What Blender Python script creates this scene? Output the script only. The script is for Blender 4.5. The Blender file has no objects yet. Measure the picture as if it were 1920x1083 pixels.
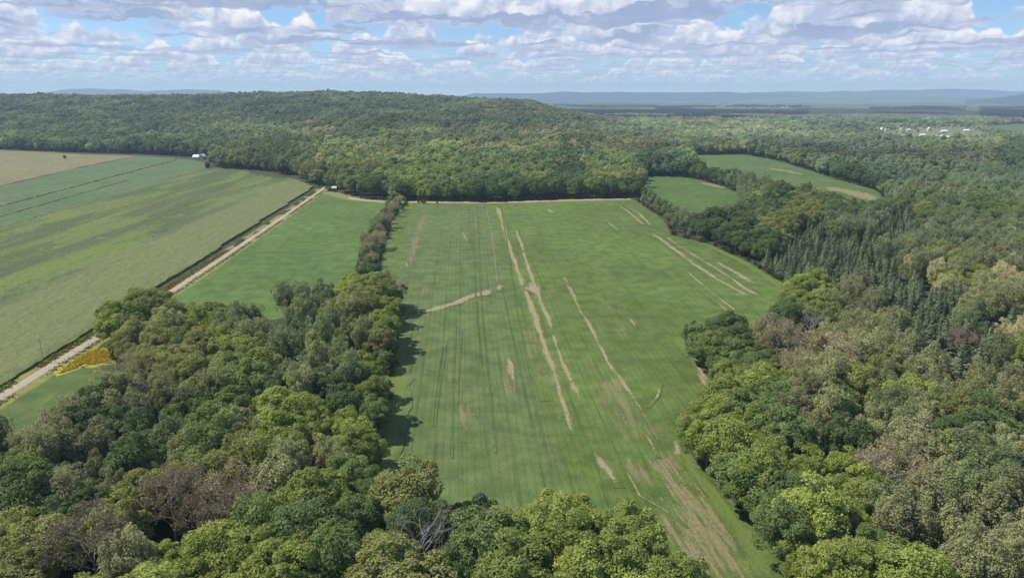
import bpy, math, random
import numpy as np
R = math.radians
random.seed(7); rng = np.random.default_rng(7)
sc = bpy.context.scene
col = sc.collection

# ------------------------------------------------------------------ camera
CAM_H = 100.0
PITCH = 15.43
F = 1297.0                       # focal length in pixels of the 1920 px wide photograph
cam_d = bpy.data.cameras.new('camera'); cam = bpy.data.objects.new('camera', cam_d); col.objects.link(cam)
cam.location = (0, 0, CAM_H); cam.rotation_euler = (R(90 - PITCH), 0, 0)
cam_d.sensor_width = 36; cam_d.lens = 36 * F / 1920
cam_d.clip_start = 1; cam_d.clip_end = 60000
sc.camera = cam

# ------------------------------------------------------------------ light and sky
SUN_EL, SUN_AZ = 53.0, -84.0     # azimuth from +Y towards +X: the sun stands to the left
sc.view_settings.view_transform = 'Standard'; sc.view_settings.look = 'None'
sc.view_settings.exposure = 0.40; sc.view_settings.gamma = 1.0
sc.view_settings.use_curve_mapping = False
sd = bpy.data.lights.new('sun', 'SUN'); sd.energy = 4.6; sd.angle = R(0.5); sd.color = (1.0, 0.92, 0.78)
so = bpy.data.objects.new('sun', sd); col.objects.link(so)
so.rotation_euler = (R(90 - SUN_EL), 0, R(180 - SUN_AZ)); so.location = (-300, 0, 400)
sc.render.engine = 'CYCLES'
cy = sc.cycles
cy.max_bounces = 5; cy.diffuse_bounces = 2; cy.glossy_bounces = 1; cy.transmission_bounces = 3
cy.volume_bounces = 1; cy.transparent_max_bounces = 8
cy.caustics_reflective = False; cy.caustics_refractive = False
cy.use_denoising = True; cy.denoiser = 'OPENIMAGEDENOISE'; cy.denoising_input_passes = 'RGB_ALBEDO_NORMAL'; cy.denoising_prefilter = 'ACCURATE'

class NT:
    """small helper to write node trees"""
    def __init__(s, nt): s.nt = nt; s.nt.nodes.clear()
    def n(s, t, **kw):
        nd = s.nt.nodes.new(t)
        for k, v in kw.items():
            if k == 'ins':
                for a, b in v.items():
                    if isinstance(b, bpy.types.NodeSocket): s.nt.links.new(b, nd.inputs[a])
                    else: nd.inputs[a].default_value = b
            else: setattr(nd, k, v)
        return nd
    def m(s, op, a, b=None, c=None, clamp=False):
        nd = s.nt.nodes.new('ShaderNodeMath'); nd.operation = op; nd.use_clamp = clamp
        for i, v in enumerate((a, b, c)):
            if v is None: continue
            if isinstance(v, bpy.types.NodeSocket): s.nt.links.new(v, nd.inputs[i])
            else: nd.inputs[i].default_value = v
        return nd.outputs[0]
    def mr(s, v, a, b, c=0.0, d=1.0, smooth=True):
        nd = s.nt.nodes.new('ShaderNodeMapRange'); nd.interpolation_type = 'SMOOTHSTEP' if smooth else 'LINEAR'
        s.nt.links.new(v, nd.inputs['Value'])
        for k, x in (('From Min', a), ('From Max', b), ('To Min', c), ('To Max', d)):
            if isinstance(x, bpy.types.NodeSocket): s.nt.links.new(x, nd.inputs[k])
            else: nd.inputs[k].default_value = x
        return nd.outputs[0]
    def mix(s, f, a, b, blend='MIX'):
        nd = s.nt.nodes.new('ShaderNodeMix'); nd.data_type = 'RGBA'; nd.blend_type = blend
        nd.clamp_factor = True
        for i, v in ((0, f), (6, a), (7, b)):
            if isinstance(v, bpy.types.NodeSocket): s.nt.links.new(v, nd.inputs[i])
            elif i == 0: nd.inputs[i].default_value = v
            else: nd.inputs[i].default_value = (*v, 1) if len(v) == 3 else v
        return nd.outputs[2]
    def vm(s, op, a, b=None, sc_=None):
        nd = s.nt.nodes.new('ShaderNodeVectorMath'); nd.operation = op
        for i, v in ((0, a), (1, b)):
            if v is None: continue
            if isinstance(v, bpy.types.NodeSocket): s.nt.links.new(v, nd.inputs[i])
            else: nd.inputs[i].default_value = v
        if sc_ is not None:
            if isinstance(sc_, bpy.types.NodeSocket): s.nt.links.new(sc_, nd.inputs['Scale'])
            else: nd.inputs['Scale'].default_value = sc_
        return nd.outputs[0]
    def noise(s, vec, scale, detail=3, rough=0.55, dist=0.0):
        nd = s.nt.nodes.new('ShaderNodeTexNoise')
        s.nt.links.new(vec, nd.inputs['Vector'])
        nd.inputs['Scale'].default_value = scale; nd.inputs['Detail'].default_value = detail
        nd.inputs['Roughness'].default_value = rough; nd.inputs['Distortion'].default_value = dist
        return nd.outputs['Fac']
    def link(s, a, b): s.nt.links.new(a, b)

def make_world():
    w = bpy.data.worlds.new('World'); sc.world = w; w.use_nodes = True
    T = NT(w.node_tree)
    out = T.n('ShaderNodeOutputWorld')
    sky = T.n('ShaderNodeTexSky', sky_type='NISHITA', sun_disc=False)
    sky.sun_elevation = R(SUN_EL); sky.sun_rotation = R(SUN_AZ % 360)
    sky.altitude = 1500; sky.air_density = 1.0; sky.dust_density = 0.1; sky.ozone_density = 3.0
    bg = T.n('ShaderNodeBackground', ins={'Color': T.vm('MULTIPLY', sky.outputs[0], (.88, 1.0, 1.15)), 'Strength': 0.09})
    tc = T.n('ShaderNodeTexCoord')
    d = tc.outputs['Generated']
    sep = T.n('ShaderNodeSeparateXYZ', ins={0: d})
    z = T.m('MAXIMUM', sep.outputs[2], 0.004)
    inv = T.m('DIVIDE', 1.0, z)
    base = T.vm('SCALE', d, sc_=inv)              # the point where the ray meets the cloud base, in units of its height
    # cumulus under a level base: a ray first meets the flat grey undersides, then the flanks and tops of the rows behind
    hyp = T.m('MAXIMUM', T.m('SQRT', T.m('ADD', T.m('MULTIPLY', sep.outputs[0], sep.outputs[0]), T.m('MULTIPLY', sep.outputs[1], sep.outputs[1]))), .02)
    ih = T.m('DIVIDE', 1.0, hyp)
    OFF = (SKY_OFF[0], SKY_OFF[1], 0.0)
    def coverage(p):
        q = T.vm('MULTIPLY', p, (1, 1, 0)); q = T.vm('ADD', q, OFF)
        return T.noise(q, CL_SC, 3, .5)
    acc = None; trans = None
    def over(a, c):
        nonlocal acc, trans
        if trans is None:
            acc = T.mix(a, (0, 0, 0), c); trans = T.m('SUBTRACT', 1.0, a)
        else:
            acc = T.mix(1.0, acc, T.mix(T.m('MULTIPLY', a, trans), (0, 0, 0), c), blend='ADD')
            trans = T.m('MULTIPLY', trans, T.m('SUBTRACT', 1.0, a))
    # undersides, lumpy rather than level
    lump = T.noise(T.vm('MULTIPLY', d, (26, 26, 52)), 1.0, 4, .5)
    zb = T.m('MULTIPLY', z, T.m('ADD', 1.0, T.m('MULTIPLY', T.m('SUBTRACT', lump, .5), T.m('MINIMUM', T.m('MULTIPLY', z, 5.0), .7))))
    base = T.vm('SCALE', d, sc_=T.m('DIVIDE', 1.0, zb))
    cb = T.noise(T.vm('ADD', T.vm('MULTIPLY', base, (1, 1, 0)), OFF), CL_SC, 5, .55)
    ab = T.mr(cb, CLOUD_T0 + .03, CLOUD_T0 + .15)
    db = T.mr(cb, CLOUD_T0 + .02, CLOUD_T0 + .20)
    over(T.m('MULTIPLY', ab, T.mr(z, .018, .075, .25, .9, smooth=False)), T.mix(T.m('ADD', db, T.mr(lump, .3, .7, .25, -.25, smooth=False), clamp=True), (0.56, 0.61, 0.76), (0.30, 0.37, 0.55)))
    R_ = 7.0; k = 0
    while R_ < 58:
        p = T.vm('SCALE', d, sc_=T.m('MULTIPLY', ih, R_))
        zs = T.n('ShaderNodeSeparateXYZ', ins={0: p}).outputs[2]
        c = coverage(p)
        pn = T.noise(T.vm('ADD', p, (k * 3.3, 0, 5.1)), 2.1, 5, .55)
        pl = T.noise(T.vm('ADD', p, (k * 3.3 - .07, 0, 5.1 + .10)), 2.1, 3, .55)
        top = T.mr(c, CLOUD_T0 - .01, CLOUD_T0 + .17, -.14, CL_H, smooth=False)
        zt = T.m('SUBTRACT', zs, T.m('ADD', T.m('ADD', 1.0, top), T.m('MULTIPLY', T.m('SUBTRACT', pn, .5), CL_P)))
        a = T.m('MULTIPLY', T.mr(zt, 0.0, -.11), T.mr(T.m('ADD', zs, T.m('MULTIPLY', T.m('SUBTRACT', pl, .5), .3)), .95, 1.03))
        hf = T.mr(T.m('ADD', zs, T.m('MULTIPLY', T.m('SUBTRACT', pn, .5), .5)), 1.0, 1.6, .08, .95, smooth=False)
        bl = T.mr(T.m('SUBTRACT', pn, pl), -.12, .12, -.42, .42, smooth=False)
        rim = T.mr(zt, -.30, -.02, 0, .35)
        lit = T.m('ADD', T.m('ADD', hf, rim), bl, clamp=True)
        over(a, T.mix(lit, (0.44, 0.50, 0.68), (0.93, 0.91, 0.93)))
        R_ *= 1.215; k += 1
    cover = T.m('SUBTRACT', 1.0, trans)
    csafe = T.m('MAXIMUM', cover, 0.02)
    ccol = T.vm('SCALE', acc, sc_=T.m('DIVIDE', 1.0, csafe))
    # a thin veil between and in front of the clouds that thickens towards the horizon
    veil = T.mr(sep.outputs[2], 0.0, 0.07, 0.60, 0.0, smooth=False)
    ccol2 = T.mix(T.m('MULTIPLY', veil, 0.6), ccol, (0.60, 0.67, 0.80))
    low = T.mr(sep.outputs[2], 0.004, 0.016, 1, 0)
    ccol2 = T.mix(low, ccol2, (0.60, 0.67, 0.80))
    cover2 = T.m('MAXIMUM', T.m('MAXIMUM', cover, T.m('MULTIPLY', veil, 0.95)), low)
    bgc = T.n('ShaderNodeBackground', ins={'Color': ccol2, 'Strength': 0.86})
    mx = T.n('ShaderNodeMixShader', ins={0: cover2, 1: bg.outputs[0], 2: bgc.outputs[0]})
    T.link(mx.outputs[0], out.inputs[0])
CLOUD_T0 = 0.418
SKY_OFF = (9.3, 1.2); CL_SC = .50; CL_H = .64; CL_P = .70
make_world()
sc.world.cycles.sampling_method = 'MANUAL'; sc.world.cycles.sample_map_resolution = 512

# ------------------------------------------------------------------ photograph pixel <-> ground
cp, sp = math.cos(R(PITCH)), math.sin(R(PITCH))
def ray(px, py):
    u = (px - 960) / F; v = -(py - 541.5) / F
    return np.array([u, cp + v * sp, -sp + v * cp])
def g(px, py, z=0.0):
    r = ray(px, py)
    t = (z - CAM_H) / min(r[2], -1e-3)
    return np.array([r[0] * t, r[1] * t, z])
def proj(P):
    P = np.atleast_2d(P); dx, dy, dz = P[:, 0], P[:, 1], P[:, 2] - CAM_H
    f = dy * cp - dz * sp; u = dx; v = dy * sp + dz * cp
    f = np.maximum(f, 1e-3)
    return 960 + F * u / f, 541.5 - F * v / f
def poly(pts): return np.array([g(*p)[:2] for p in pts])
def inpoly(x, y, P):
    ins = np.zeros(x.shape, bool); n = len(P); j = n - 1
    for i in range(n):
        xi, yi = P[i]; xj, yj = P[j]
        c = ((yi > y) != (yj > y)) & (x < (xj - xi) * (y - yi) / (yj - yi + 1e-12) + xi)
        ins ^= c; j = i
    return ins
def distline(x, y, P):
    d = np.full(x.shape, 1e9)
    for i in range(len(P) - 1):
        ax, ay = P[i][:2]; bx, by = P[i + 1][:2]
        L2 = (bx - ax) ** 2 + (by - ay) ** 2 + 1e-9
        t = np.clip(((x - ax) * (bx - ax) + (y - ay) * (by - ay)) / L2, 0, 1)
        d = np.minimum(d, np.hypot(x - ax - t * (bx - ax), y - ay - t * (by - ay)))
    return d
def sstep(a, b, x):
    t = np.clip((np.asarray(x, float) - a) / (b - a), 0, 1); return t * t * (3 - 2 * t)
_perm = rng.random((257, 257))
def vnoise(x, y, s):
    x = np.asarray(x, float) / s + 1000.3; y = np.asarray(y, float) / s + 1000.7
    xi = np.floor(x).astype(int); yi = np.floor(y).astype(int); fx = x - xi; fy = y - yi
    fx = fx * fx * (3 - 2 * fx); fy = fy * fy * (3 - 2 * fy)
    a = _perm[xi % 256, yi % 256]; b = _perm[(xi + 1) % 256, yi % 256]
    c = _perm[xi % 256, (yi + 1) % 256]; d = _perm[(xi + 1) % 256, (yi + 1) % 256]
    return (a * (1 - fx) + b * fx) * (1 - fy) + (c * (1 - fx) + d * fx) * fy

# ------------------------------------------------------------------ terrain height
def tz(x, y):
    x = np.asarray(x, float); y = np.asarray(y, float)
    y0 = 800 + 650 * sstep(-250, -700, x) + 750 * sstep(60, 330, x)
    rise = sstep(0, 1, (y - y0) / (2750 - y0)) * 0.55 + 0.45 * np.clip((y - y0) / (2750 - y0), 0, 1)
    xs_ = x + 60 * (vnoise(x, y, 300) - .5)
    lat = np.interp(xs_, [-2600, -2000, -1370, -1060, -708, -520, -333, -125, 83, 160, 300, 460], [.98, .98, .98, 1.07, 1.11, 1.04, .94, .83, .72, .46, .14, 0])
    back = 1 - 0.7 * sstep(2900, 4200, y)
    h = 92 * rise * lat * back
    h = h + rise * lat * 9 * (vnoise(x, y, 420) - .5) + rise * lat * 6 * (vnoise(x + 90, y, 170) - .5)
    far = sstep(2900, 5200, y) * (1 - lat * sstep(0, 1, 1 - (y - 3000) / 3000))
    h = h + far * (16 * vnoise(x, y, 1500) + 9 * vnoise(x, y, 600) - 8)
    mid = sstep(1550, 2200, y) * (1 - lat)
    h = h + mid * 5 * (vnoise(x, y + 55, 500) - .3) * (1 - VIL(x, y))
    return h * (1 - VIL(x, y)) + 9 * VIL(x, y)
def VIL(x, y):
    c = g(1760, 246)
    return np.exp(-(((x - c[0]) / 420) ** 2 + ((y - c[1]) / 260) ** 2) ** 2)

# ------------------------------------------------------------------ helpers for objects
def tag(o, label=None, cat=None, group=None, kind=None):
    if label: o['label'] = label
    if cat: o['category'] = cat
    if group: o['group'] = group
    if kind: o['kind'] = kind
    return o
def mesh(name, V, Fc, mats=(), smooth=False):
    me = bpy.data.meshes.new(name)
    if isinstance(Fc, np.ndarray):
        k = Fc.shape[1]; nf = len(Fc)
        me.vertices.add(len(V)); me.vertices.foreach_set('co', np.asarray(V, np.float32).ravel())
        me.loops.add(nf * k); me.loops.foreach_set('vertex_index', Fc.astype(np.int32).ravel())
        me.polygons.add(nf); me.polygons.foreach_set('loop_start', np.arange(0, nf * k, k, dtype=np.int32))
        me.update(calc_edges=True); me.validate()
    else:
        me.from_pydata([tuple(v) for v in V], [], [tuple(f) for f in Fc]); me.update()
    for m in (mats if isinstance(mats, (list, tuple)) else [mats]): me.materials.append(m)
    me.polygons.foreach_set('use_smooth', [smooth] * len(me.polygons))
    return me
def obj(name, me, parent=None, loc=None):
    o = bpy.data.objects.new(name, me); col.objects.link(o)
    if parent: o.parent = parent
    if loc is not None: o.location = loc
    return o
def empty(name, loc, rz=0, s=1.0):
    o = bpy.data.objects.new(name, None); col.objects.link(o); o.location = loc
    o.rotation_euler = (0, 0, rz); o.scale = (s, s, s) if not hasattr(s, '__len__') else s
    o.empty_display_size = 0.5
    return o
class MB:
    def __init__(s): s.V = []; s.F = []
    def box(s, c, d, rz=0):
        i = len(s.V); cx, cy_, cz = c; a, b, e = d[0] / 2, d[1] / 2, d[2] / 2
        cr, sr = math.cos(rz), math.sin(rz)
        for zz in (-e, e):
            for x, y in ((-a, -b), (a, -b), (a, b), (-a, b)):
                s.V.append((cx + x * cr - y * sr, cy_ + x * sr + y * cr, cz + zz))
        s.F += [(i, i+3, i+2, i+1), (i+4, i+5, i+6, i+7), (i, i+1, i+5, i+4), (i+1, i+2, i+6, i+5), (i+2, i+3, i+7, i+6), (i+3, i, i+4, i+7)]
        return s
    def tube(s, a, b, ra, rb, n=6, cap=True):
        a = np.array(a, float); b = np.array(b, float); d = b - a; d /= np.linalg.norm(d) + 1e-9
        u = np.cross(d, (0, 0, 1)) if abs(d[2]) < .95 else np.cross(d, (1, 0, 0)); u /= np.linalg.norm(u); w = np.cross(d, u)
        i = len(s.V)
        for c, r in ((a, ra), (b, rb)):
            for k in range(n):
                t = 2 * math.pi * k / n; s.V.append(tuple(c + r * (u * math.cos(t) + w * math.sin(t))))
        for k in range(n):
            k2 = (k + 1) % n; s.F.append((i + k, i + k2, i + n + k2, i + n + k))
        if cap: s.F.append(tuple(range(i + n, i + 2 * n))); s.F.append(tuple(range(i + n - 1, i - 1, -1)))
        return s
    def add(s, V, F):
        i = len(s.V); s.V += [tuple(v) for v in V]; s.F += [tuple(k + i for k in f) for f in F]; return s
    def build(s, name, mat, parent=None): return obj(name, mesh(name, s.V, s.F, mat), parent)

# ------------------------------------------------------------------ materials
def mat(name):
    m = bpy.data.materials.new(name); m.use_nodes = True
    T = NT(m.node_tree); T.out = T.n('ShaderNodeOutputMaterial'); return m, T
def principled(T, c, rough=0.8, nrm=None, spec=0.3):
    p = T.n('ShaderNodeBsdfPrincipled')
    if isinstance(c, bpy.types.NodeSocket): T.link(c, p.inputs['Base Color'])
    else: p.inputs['Base Color'].default_value = (*c, 1)
    if isinstance(rough, bpy.types.NodeSocket): T.link(rough, p.inputs['Roughness'])
    else: p.inputs['Roughness'].default_value = rough
    p.inputs['Specular IOR Level'].default_value = spec
    if nrm is not None: T.link(nrm, p.inputs['Normal'])
    T.link(p.outputs[0], T.out.inputs[0]); return p
def bump(T, h, s=0.5, d=0.3):
    return T.n('ShaderNodeBump', ins={'Height': h, 'Strength': s, 'Distance': d}).outputs[0]
def simple(name, c, rough=0.7, var=0.15, sc_=2.0):
    m, T = mat(name); tc = T.n('ShaderNodeTexCoord')
    n = T.noise(tc.outputs['Object'], sc_, 4)
    cc = T.mix(T.mr(n, 0.3, 0.7), tuple(x * (1 - var) for x in c), tuple(min(1, x * (1 + var)) for x in c))
    principled(T, cc, rough); return m

def leaf_mat(name, default, trans=0.36):
    m, T = mat(name)
    at = T.n('ShaderNodeAttribute', attribute_type='INSTANCER', attribute_name='tint')
    geo = T.n('ShaderNodeNewGeometry')
    tc = T.n('ShaderNodeTexCoord')
    # per-leaf-clump variation from the object's own coordinates
    n1 = T.noise(tc.outputs['Object'], 0.5, 2)
    n2 = T.noise(tc.outputs['Object'], 3.5, 1)
    v = T.mr(n1, 0.3, 0.7, 0.82, 1.2, smooth=False)
    v = T.m('MULTIPLY', v, T.mr(n2, 0.25, 0.75, 0.75, 1.25, smooth=False))
    c = T.vm('SCALE', at.outputs['Color'], sc_=v)
    rnd = T.mr(geo.outputs['Random Per Island'], 0, 1, 0.84, 1.16, smooth=False)
    c = T.vm('SCALE', c, sc_=rnd)
    warm = T.mix(T.mr(geo.outputs['Random Per Island'], 0.80, 1.0, 0, 0.2), c, T.vm('MULTIPLY', c, (1.25, 1.1, 0.9)))
    p = T.n('ShaderNodeBsdfPrincipled', ins={'Base Color': warm, 'Roughness': 0.6})
    p.inputs['Specular IOR Level'].default_value = 0.25
    tr = T.n('ShaderNodeBsdfTranslucent', ins={'Color': T.vm('MULTIPLY', warm, (1.15, 1.2, 0.7))})
    mx = T.n('ShaderNodeMixShader', ins={0: trans, 1: p.outputs[0], 2: tr.outputs[0]})
    T.link(mx.outputs[0], T.out.inputs[0]); return m
M_LEAF = leaf_mat('foliage', (.08, .12, .04))
M_NEEDLE = leaf_mat('needles', (.04, .06, .04), 0.1)
M_BARK = simple('grey bark', (.17, .15, .125), .9, .35, 3)
M_BARKP = simple('pale bark', (.42, .39, .35), .8, .3, 3)
M_DEAD = simple('weathered bare wood', (.34, .32, .31), .8, .25, 3)
M_TWIG = simple('twigs', (.36, .33, .27), .9, .25, 3)

# ------------------------------------------------------------------ tree meshes
def cards(P, Nn, size, aspect=1.35, up=None):
    """rhombic leaf sprays at points P facing Nn"""
    n = len(P)
    rv = rng.normal(size=(n, 3)) if up is None else up
    t = np.cross(Nn, rv); t /= np.linalg.norm(t, axis=1, keepdims=True) + 1e-9
    b = np.cross(Nn, t)
    s = (size * (0.65 + 0.7 * rng.random(n)))[:, None] * 0.5
    bend = Nn * s * 0.35
    V = np.stack([P - b * s * aspect - bend, P + t * s * 0.8, P + b * s * aspect - bend, P - t * s * 0.8], 1).reshape(-1, 3)
    Fc = np.arange(4 * n).reshape(n, 4)
    return V, Fc
def unit(v): return v / (np.linalg.norm(v, axis=-1, keepdims=True) + 1e-9)
def core(center, rad, seed, nu=12, nv=8):
    V = []; 
    r = np.random.default_rng(seed)
    for j in range(nv + 1):
        th = math.pi * j / nv
        for i in range(nu):
            ph = 2 * math.pi * i / nu
            k = 0.8 + 0.3 * r.random()
            V.append(center + np.array([math.sin(th) * math.cos(ph), math.sin(th) * math.sin(ph), math.cos(th)]) * rad * k)
    Fc = [(j * nu + i, j * nu + (i + 1) % nu, (j + 1) * nu + (i + 1) % nu, (j + 1) * nu + i) for j in range(nv) for i in range(nu)]
    return np.array(V), np.array(Fc)
def cat_geo(parts):
    Vs, Fs, o = [], [], 0
    for V, Fc in parts: Vs.append(V); Fs.append(Fc + o); o += len(V)
    return np.concatenate(Vs), np.concatenate(Fs)
def lobed_crown(rad, cz, nl, lr, per, size, seed, low=-0.55, jitter=0.5, stretch=1.0, fill=0.80, shell=(0.66, 1.0)):
    """crown of many leafy lobes spread over an uneven envelope"""
    r = np.random.default_rng(seed)
    k = np.arange(nl) + .5
    zc = 1 - (1 - low) * k / nl; th = math.pi * (1 + 5 ** .5) * k + r.random() * 6
    rr = np.sqrt(np.maximum(0, 1 - zc ** 2))
    D = np.stack([rr * np.cos(th), rr * np.sin(th), zc], 1) + r.normal(size=(nl, 3)) * 0.13
    D = unit(D)
    # 4-6 major boughs push the envelope in and out
    B = unit(r.normal(size=(7, 3)) + np.array([0, 0, .3])); 
    push = 1 + 0.36 * np.max(np.clip(D @ B.T, 0, 1) ** 5, axis=1) - 0.15
    C = D * np.array(rad) * (push * (shell[0] + (shell[1] - shell[0]) * r.random(nl)))[:, None]
    C[:, 2] *= 1; C += np.array([0, 0, cz])
    L = lr * (0.55 + 0.85 * r.random(nl))
    d = unit(r.normal(size=(nl, per, 3)))
    out = D[:, None, :] + np.array([0, 0, .35])
    flip = (np.sum(d * out, 2) < -0.15)
    d = np.where(flip[..., None], -d, d)
    P = C[:, None, :] + d * (L[:, None] * (0.75 + 0.35 * r.random((nl, per))))[..., None] * np.array([1, 1, stretch])
    Nn = unit(d + jitter * r.normal(size=d.shape) + np.array([0, 0, .25]))
    V, Fc = cards(P.reshape(-1, 3), Nn.reshape(-1, 3), size)
    parts = [(V, Fc)]
    if fill: parts.append(core(np.array([0, 0, cz]), np.array(rad) * fill, seed))
    return cat_geo(parts)
def branch_tree(mb, p, d, L, r, depth, rr, tips, upb=0.25, spread=0.55, n=5):
    p = np.array(p); q = p + d * L
    mb.tube(p, q, r, r * 0.62, n if depth > 2 else (4 if depth > 1 else 3), cap=False)
    if depth == 0: tips.append(q); return
    kids = 2 if depth > 3 else 3
    for k in range(kids):
        nd = unit(d + rr.normal(size=3) * spread + np.array([0, 0, upb]))
        branch_tree(mb, p + (q - p) * (0.6 + 0.4 * rr.random()) if k else q, nd, L * (0.62 + 0.2 * rr.random()), r * (0.62 if k == 0 else 0.5), depth - 1, rr, tips, upb, spread, n)
def trunk_geo(h, r, crad, cz, seed, limbs=6):
    rr = np.random.default_rng(seed); mb = MB()
    pts = [np.array([0, 0, -0.3])]
    for k in range(1, 5): pts.append(np.array([rr.normal() * .15 * k * .5, rr.normal() * .15 * k * .5, h * k / 4]))
    for k in range(4): mb.tube(pts[k], pts[k + 1], r * (1 - .2 * k), r * (1 - .2 * (k + 1)), 7, cap=(k == 3))
    for k in range(limbs):
        a = k * 2.4 + rr.random(); z = h * (.4 + .45 * k / limbs)
        s = np.array([0, 0, z]); e = s + np.array([math.cos(a) * crad * .7, math.sin(a) * crad * .7, crad * (.45 + .4 * rr.random())])
        m_ = (s + e) / 2 + np.array([0, 0, -crad * .08])
        mb.tube(s, m_, r * .38, r * .26, 5, cap=False); mb.tube(m_, e, r * .26, r * .08, 4, cap=True)
    return mb
PROTO = {}          # kind -> list of (crown mesh, trunk mesh)
def add_proto(kind, crown, trunk, lm=None, tm=None):
    V, Fc = crown
    cm = mesh('crown', V, Fc, lm or M_LEAF)
    tm_ = mesh('trunk', trunk.V, trunk.F, tm or M_BARK)
    PROTO.setdefault(kind, []).append((cm, tm_))
# near broadleaf crowns, metres; total height about 15
for s in range(8):
    w = [5.0, 5.6, 4.6, 5.3, 4.4, 6.0, 4.9, 5.4][s]; h = [5.6, 5.4, 6.2, 5.9, 6.0, 5.6, 6.4, 5.2][s]
    add_proto('broad', lobed_crown((w, w * (.85 + .1 * (s % 3)), h), 9.2, 54 + 6 * (s % 3), 1.4, 200, 0.34, 100 + s, fill=.66, shell=(.55, 1.06)), trunk_geo(11, .28, w, 9, s))
for s in range(5):   # aspen / poplar: narrower, feathery, pale stems
    w = [3.4, 3.0, 3.8, 3.2, 3.6][s]; h = [6.6, 7.2, 6.2, 7.0, 6.6][s]
    add_proto('aspen', lobed_crown((w, w, h), 10.4, 70, 0.85, 85, 0.30, 200 + s, low=-.75, jitter=.8, stretch=1.9, fill=.5, shell=(.35, 1.02)), trunk_geo(14, .2, w * 1.1, 9, 40 + s, 9), tm=M_BARKP)
def bare_tree(h, r, seed, limbs=13, depth=4, w=.30):
    rr = np.random.default_rng(seed); mb = MB(); tips = []
    pts = [np.array([0, 0, -.3])] + [np.array([rr.normal() * .12 * k, rr.normal() * .12 * k, h * k / 6]) for k in range(1, 7)]
    for k in range(6): mb.tube(pts[k], pts[k + 1], r * (1 - .15 * k), r * (1 - .15 * (k + 1)), 7, cap=False)
    for k in range(limbs):
        f_ = .38 + .58 * k / limbs; j = min(5, int(f_ * 6)); s_ = pts[j] + (pts[j + 1] - pts[j]) * (f_ * 6 - j)
        a_ = k * 2.4 + rr.random(); up = .55 + .7 * rr.random()
        d_ = unit(np.array([math.cos(a_), math.sin(a_), up]))
        branch_tree(mb, s_, d_, h * w * (1.1 - .6 * f_) * (.8 + .4 * rr.random()), r * .42 * (1.15 - .6 * f_), depth, rr, tips, .12, .42)
    branch_tree(mb, pts[6], np.array([0, 0, 1.]), h * .16, r * .12, 3, rr, tips, .2, .4)
    return mb, np.array(tips)
for s in range(3):   # sparse: a thinning crown of twigs with few leaves
    mb, tips = bare_tree(13.5, .24, 300 + s)
    P = np.repeat(tips, 5, 0) + rng.normal(size=(5 * len(tips), 3)) * .42
    add_proto('sparse', cards(P, unit(rng.normal(size=P.shape) + np.array([0, 0, .5])), .30), mb, tm=M_TWIG)
for s in range(2):   # dead
    mb, tips = bare_tree(14.5, .30, 340 + s, 16, 5, .27)
    PROTO.setdefault('dead', []).append((None, mesh('trunk', mb.V, mb.F, M_DEAD)))
def spruce_crown(h, w, tiers, seed, size=.55, per=9):
    r = np.random.default_rng(seed); Ps = []; Ns = []; Us = []
    for t in range(tiers):
        f = t / (tiers - 1); z = h * (.10 + .88 * f); rad = w * (1 - f) ** .85 + .12
        nb = max(4, int(14 * (1 - f) + 4))
        for b in range(nb):
            a = 2 * math.pi * (b + r.random() * .7) / nb + t; L = rad * (.75 + .4 * r.random())
            d = np.array([math.cos(a), math.sin(a), 0])
            m_ = max(2, int(per * L / w))
            for k in range(m_):
                q = (k + .6) / m_
                side = np.array([-d[1], d[0], 0]) * r.normal() * .28 * L * q
                Ps.append(d * L * q + side + np.array([0, 0, z - .38 * L * q * q + .06 * r.normal()]))
                Ns.append(unit(np.array([d[0] * .45, d[1] * .45, 1.0]) + .35 * r.normal(size=3))); Us.append(np.cross(d, (0, 0, 1)) + .2 * r.normal(size=3))
    P = np.array(Ps); V, Fc = cards(P, np.array(Ns), size, 1.7, np.array(Us))
    # slim inner cone
    n = 10; cv = [(0, 0, h * .97)] + [(w * .62 * math.cos(6.2832 * i / n), w * .62 * math.sin(6.2832 * i / n), h * .12) for i in range(n)]
    cf = [(0, 1 + i, 1 + (i + 1) % n, 0) for i in range(n)]
    # quads only: duplicate apex per face
    cv2, cf2 = [], []
    for i in range(n):
        o = len(cv2); a = np.array(cv[1 + i]); b = np.array(cv[1 + (i + 1) % n]); ap = np.array(cv[0])
        cv2 += [a, b, ap + (b - a) * .02, ap - (b - a) * .02]; cf2.append((o, o + 1, o + 2, o + 3))
    return cat_geo([(V, Fc), (np.array(cv2), np.array(cf2))])
for s in range(3):
    h = [13.5, 15, 12.5][s]; mb = MB().tube((0, 0, -.3), (0, 0, h * .95), .2, .03, 6)
    add_proto('spruce', spruce_crown(h, [3.5, 3.3, 3.7][s], 20, 400 + s), mb, M_NEEDLE)
for s in range(2):   # plantation pine: bare stem and a short dark crown
    mb = trunk_geo(14, .16, 2.0, 12, 460 + s, 3)
    add_proto('pine', lobed_crown((2.6, 2.6, 3.4), 12.6, 26, .95, 36, .55, 450 + s, jitter=.6, fill=.5), mb, M_NEEDLE, M_TWIG)
# mid-distance versions (seen beyond ~650 m)
for s in range(6):
    w = [5.0, 5.6, 4.6, 5.3, 4.4, 5.8][s]; h = [5.8, 5.6, 6.2, 5.9, 6.0, 5.6][s]
    add_proto('broad_far', lobed_crown((w, w * (.85 + .1 * (s % 3)), h), 9.2, 30, 1.9, 34, 1.15, 500 + s, fill=.9, jitter=.22), trunk_geo(10, .28, w, 9, 60 + s, 3))
for s in range(2):
    mb = MB().tube((0, 0, -.3), (0, 0, 14), .2, .03, 5)
    add_proto('spruce_far', spruce_crown(14.5, 3.6, 10, 540 + s, 1.2, 6), mb, M_NEEDLE)

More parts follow.
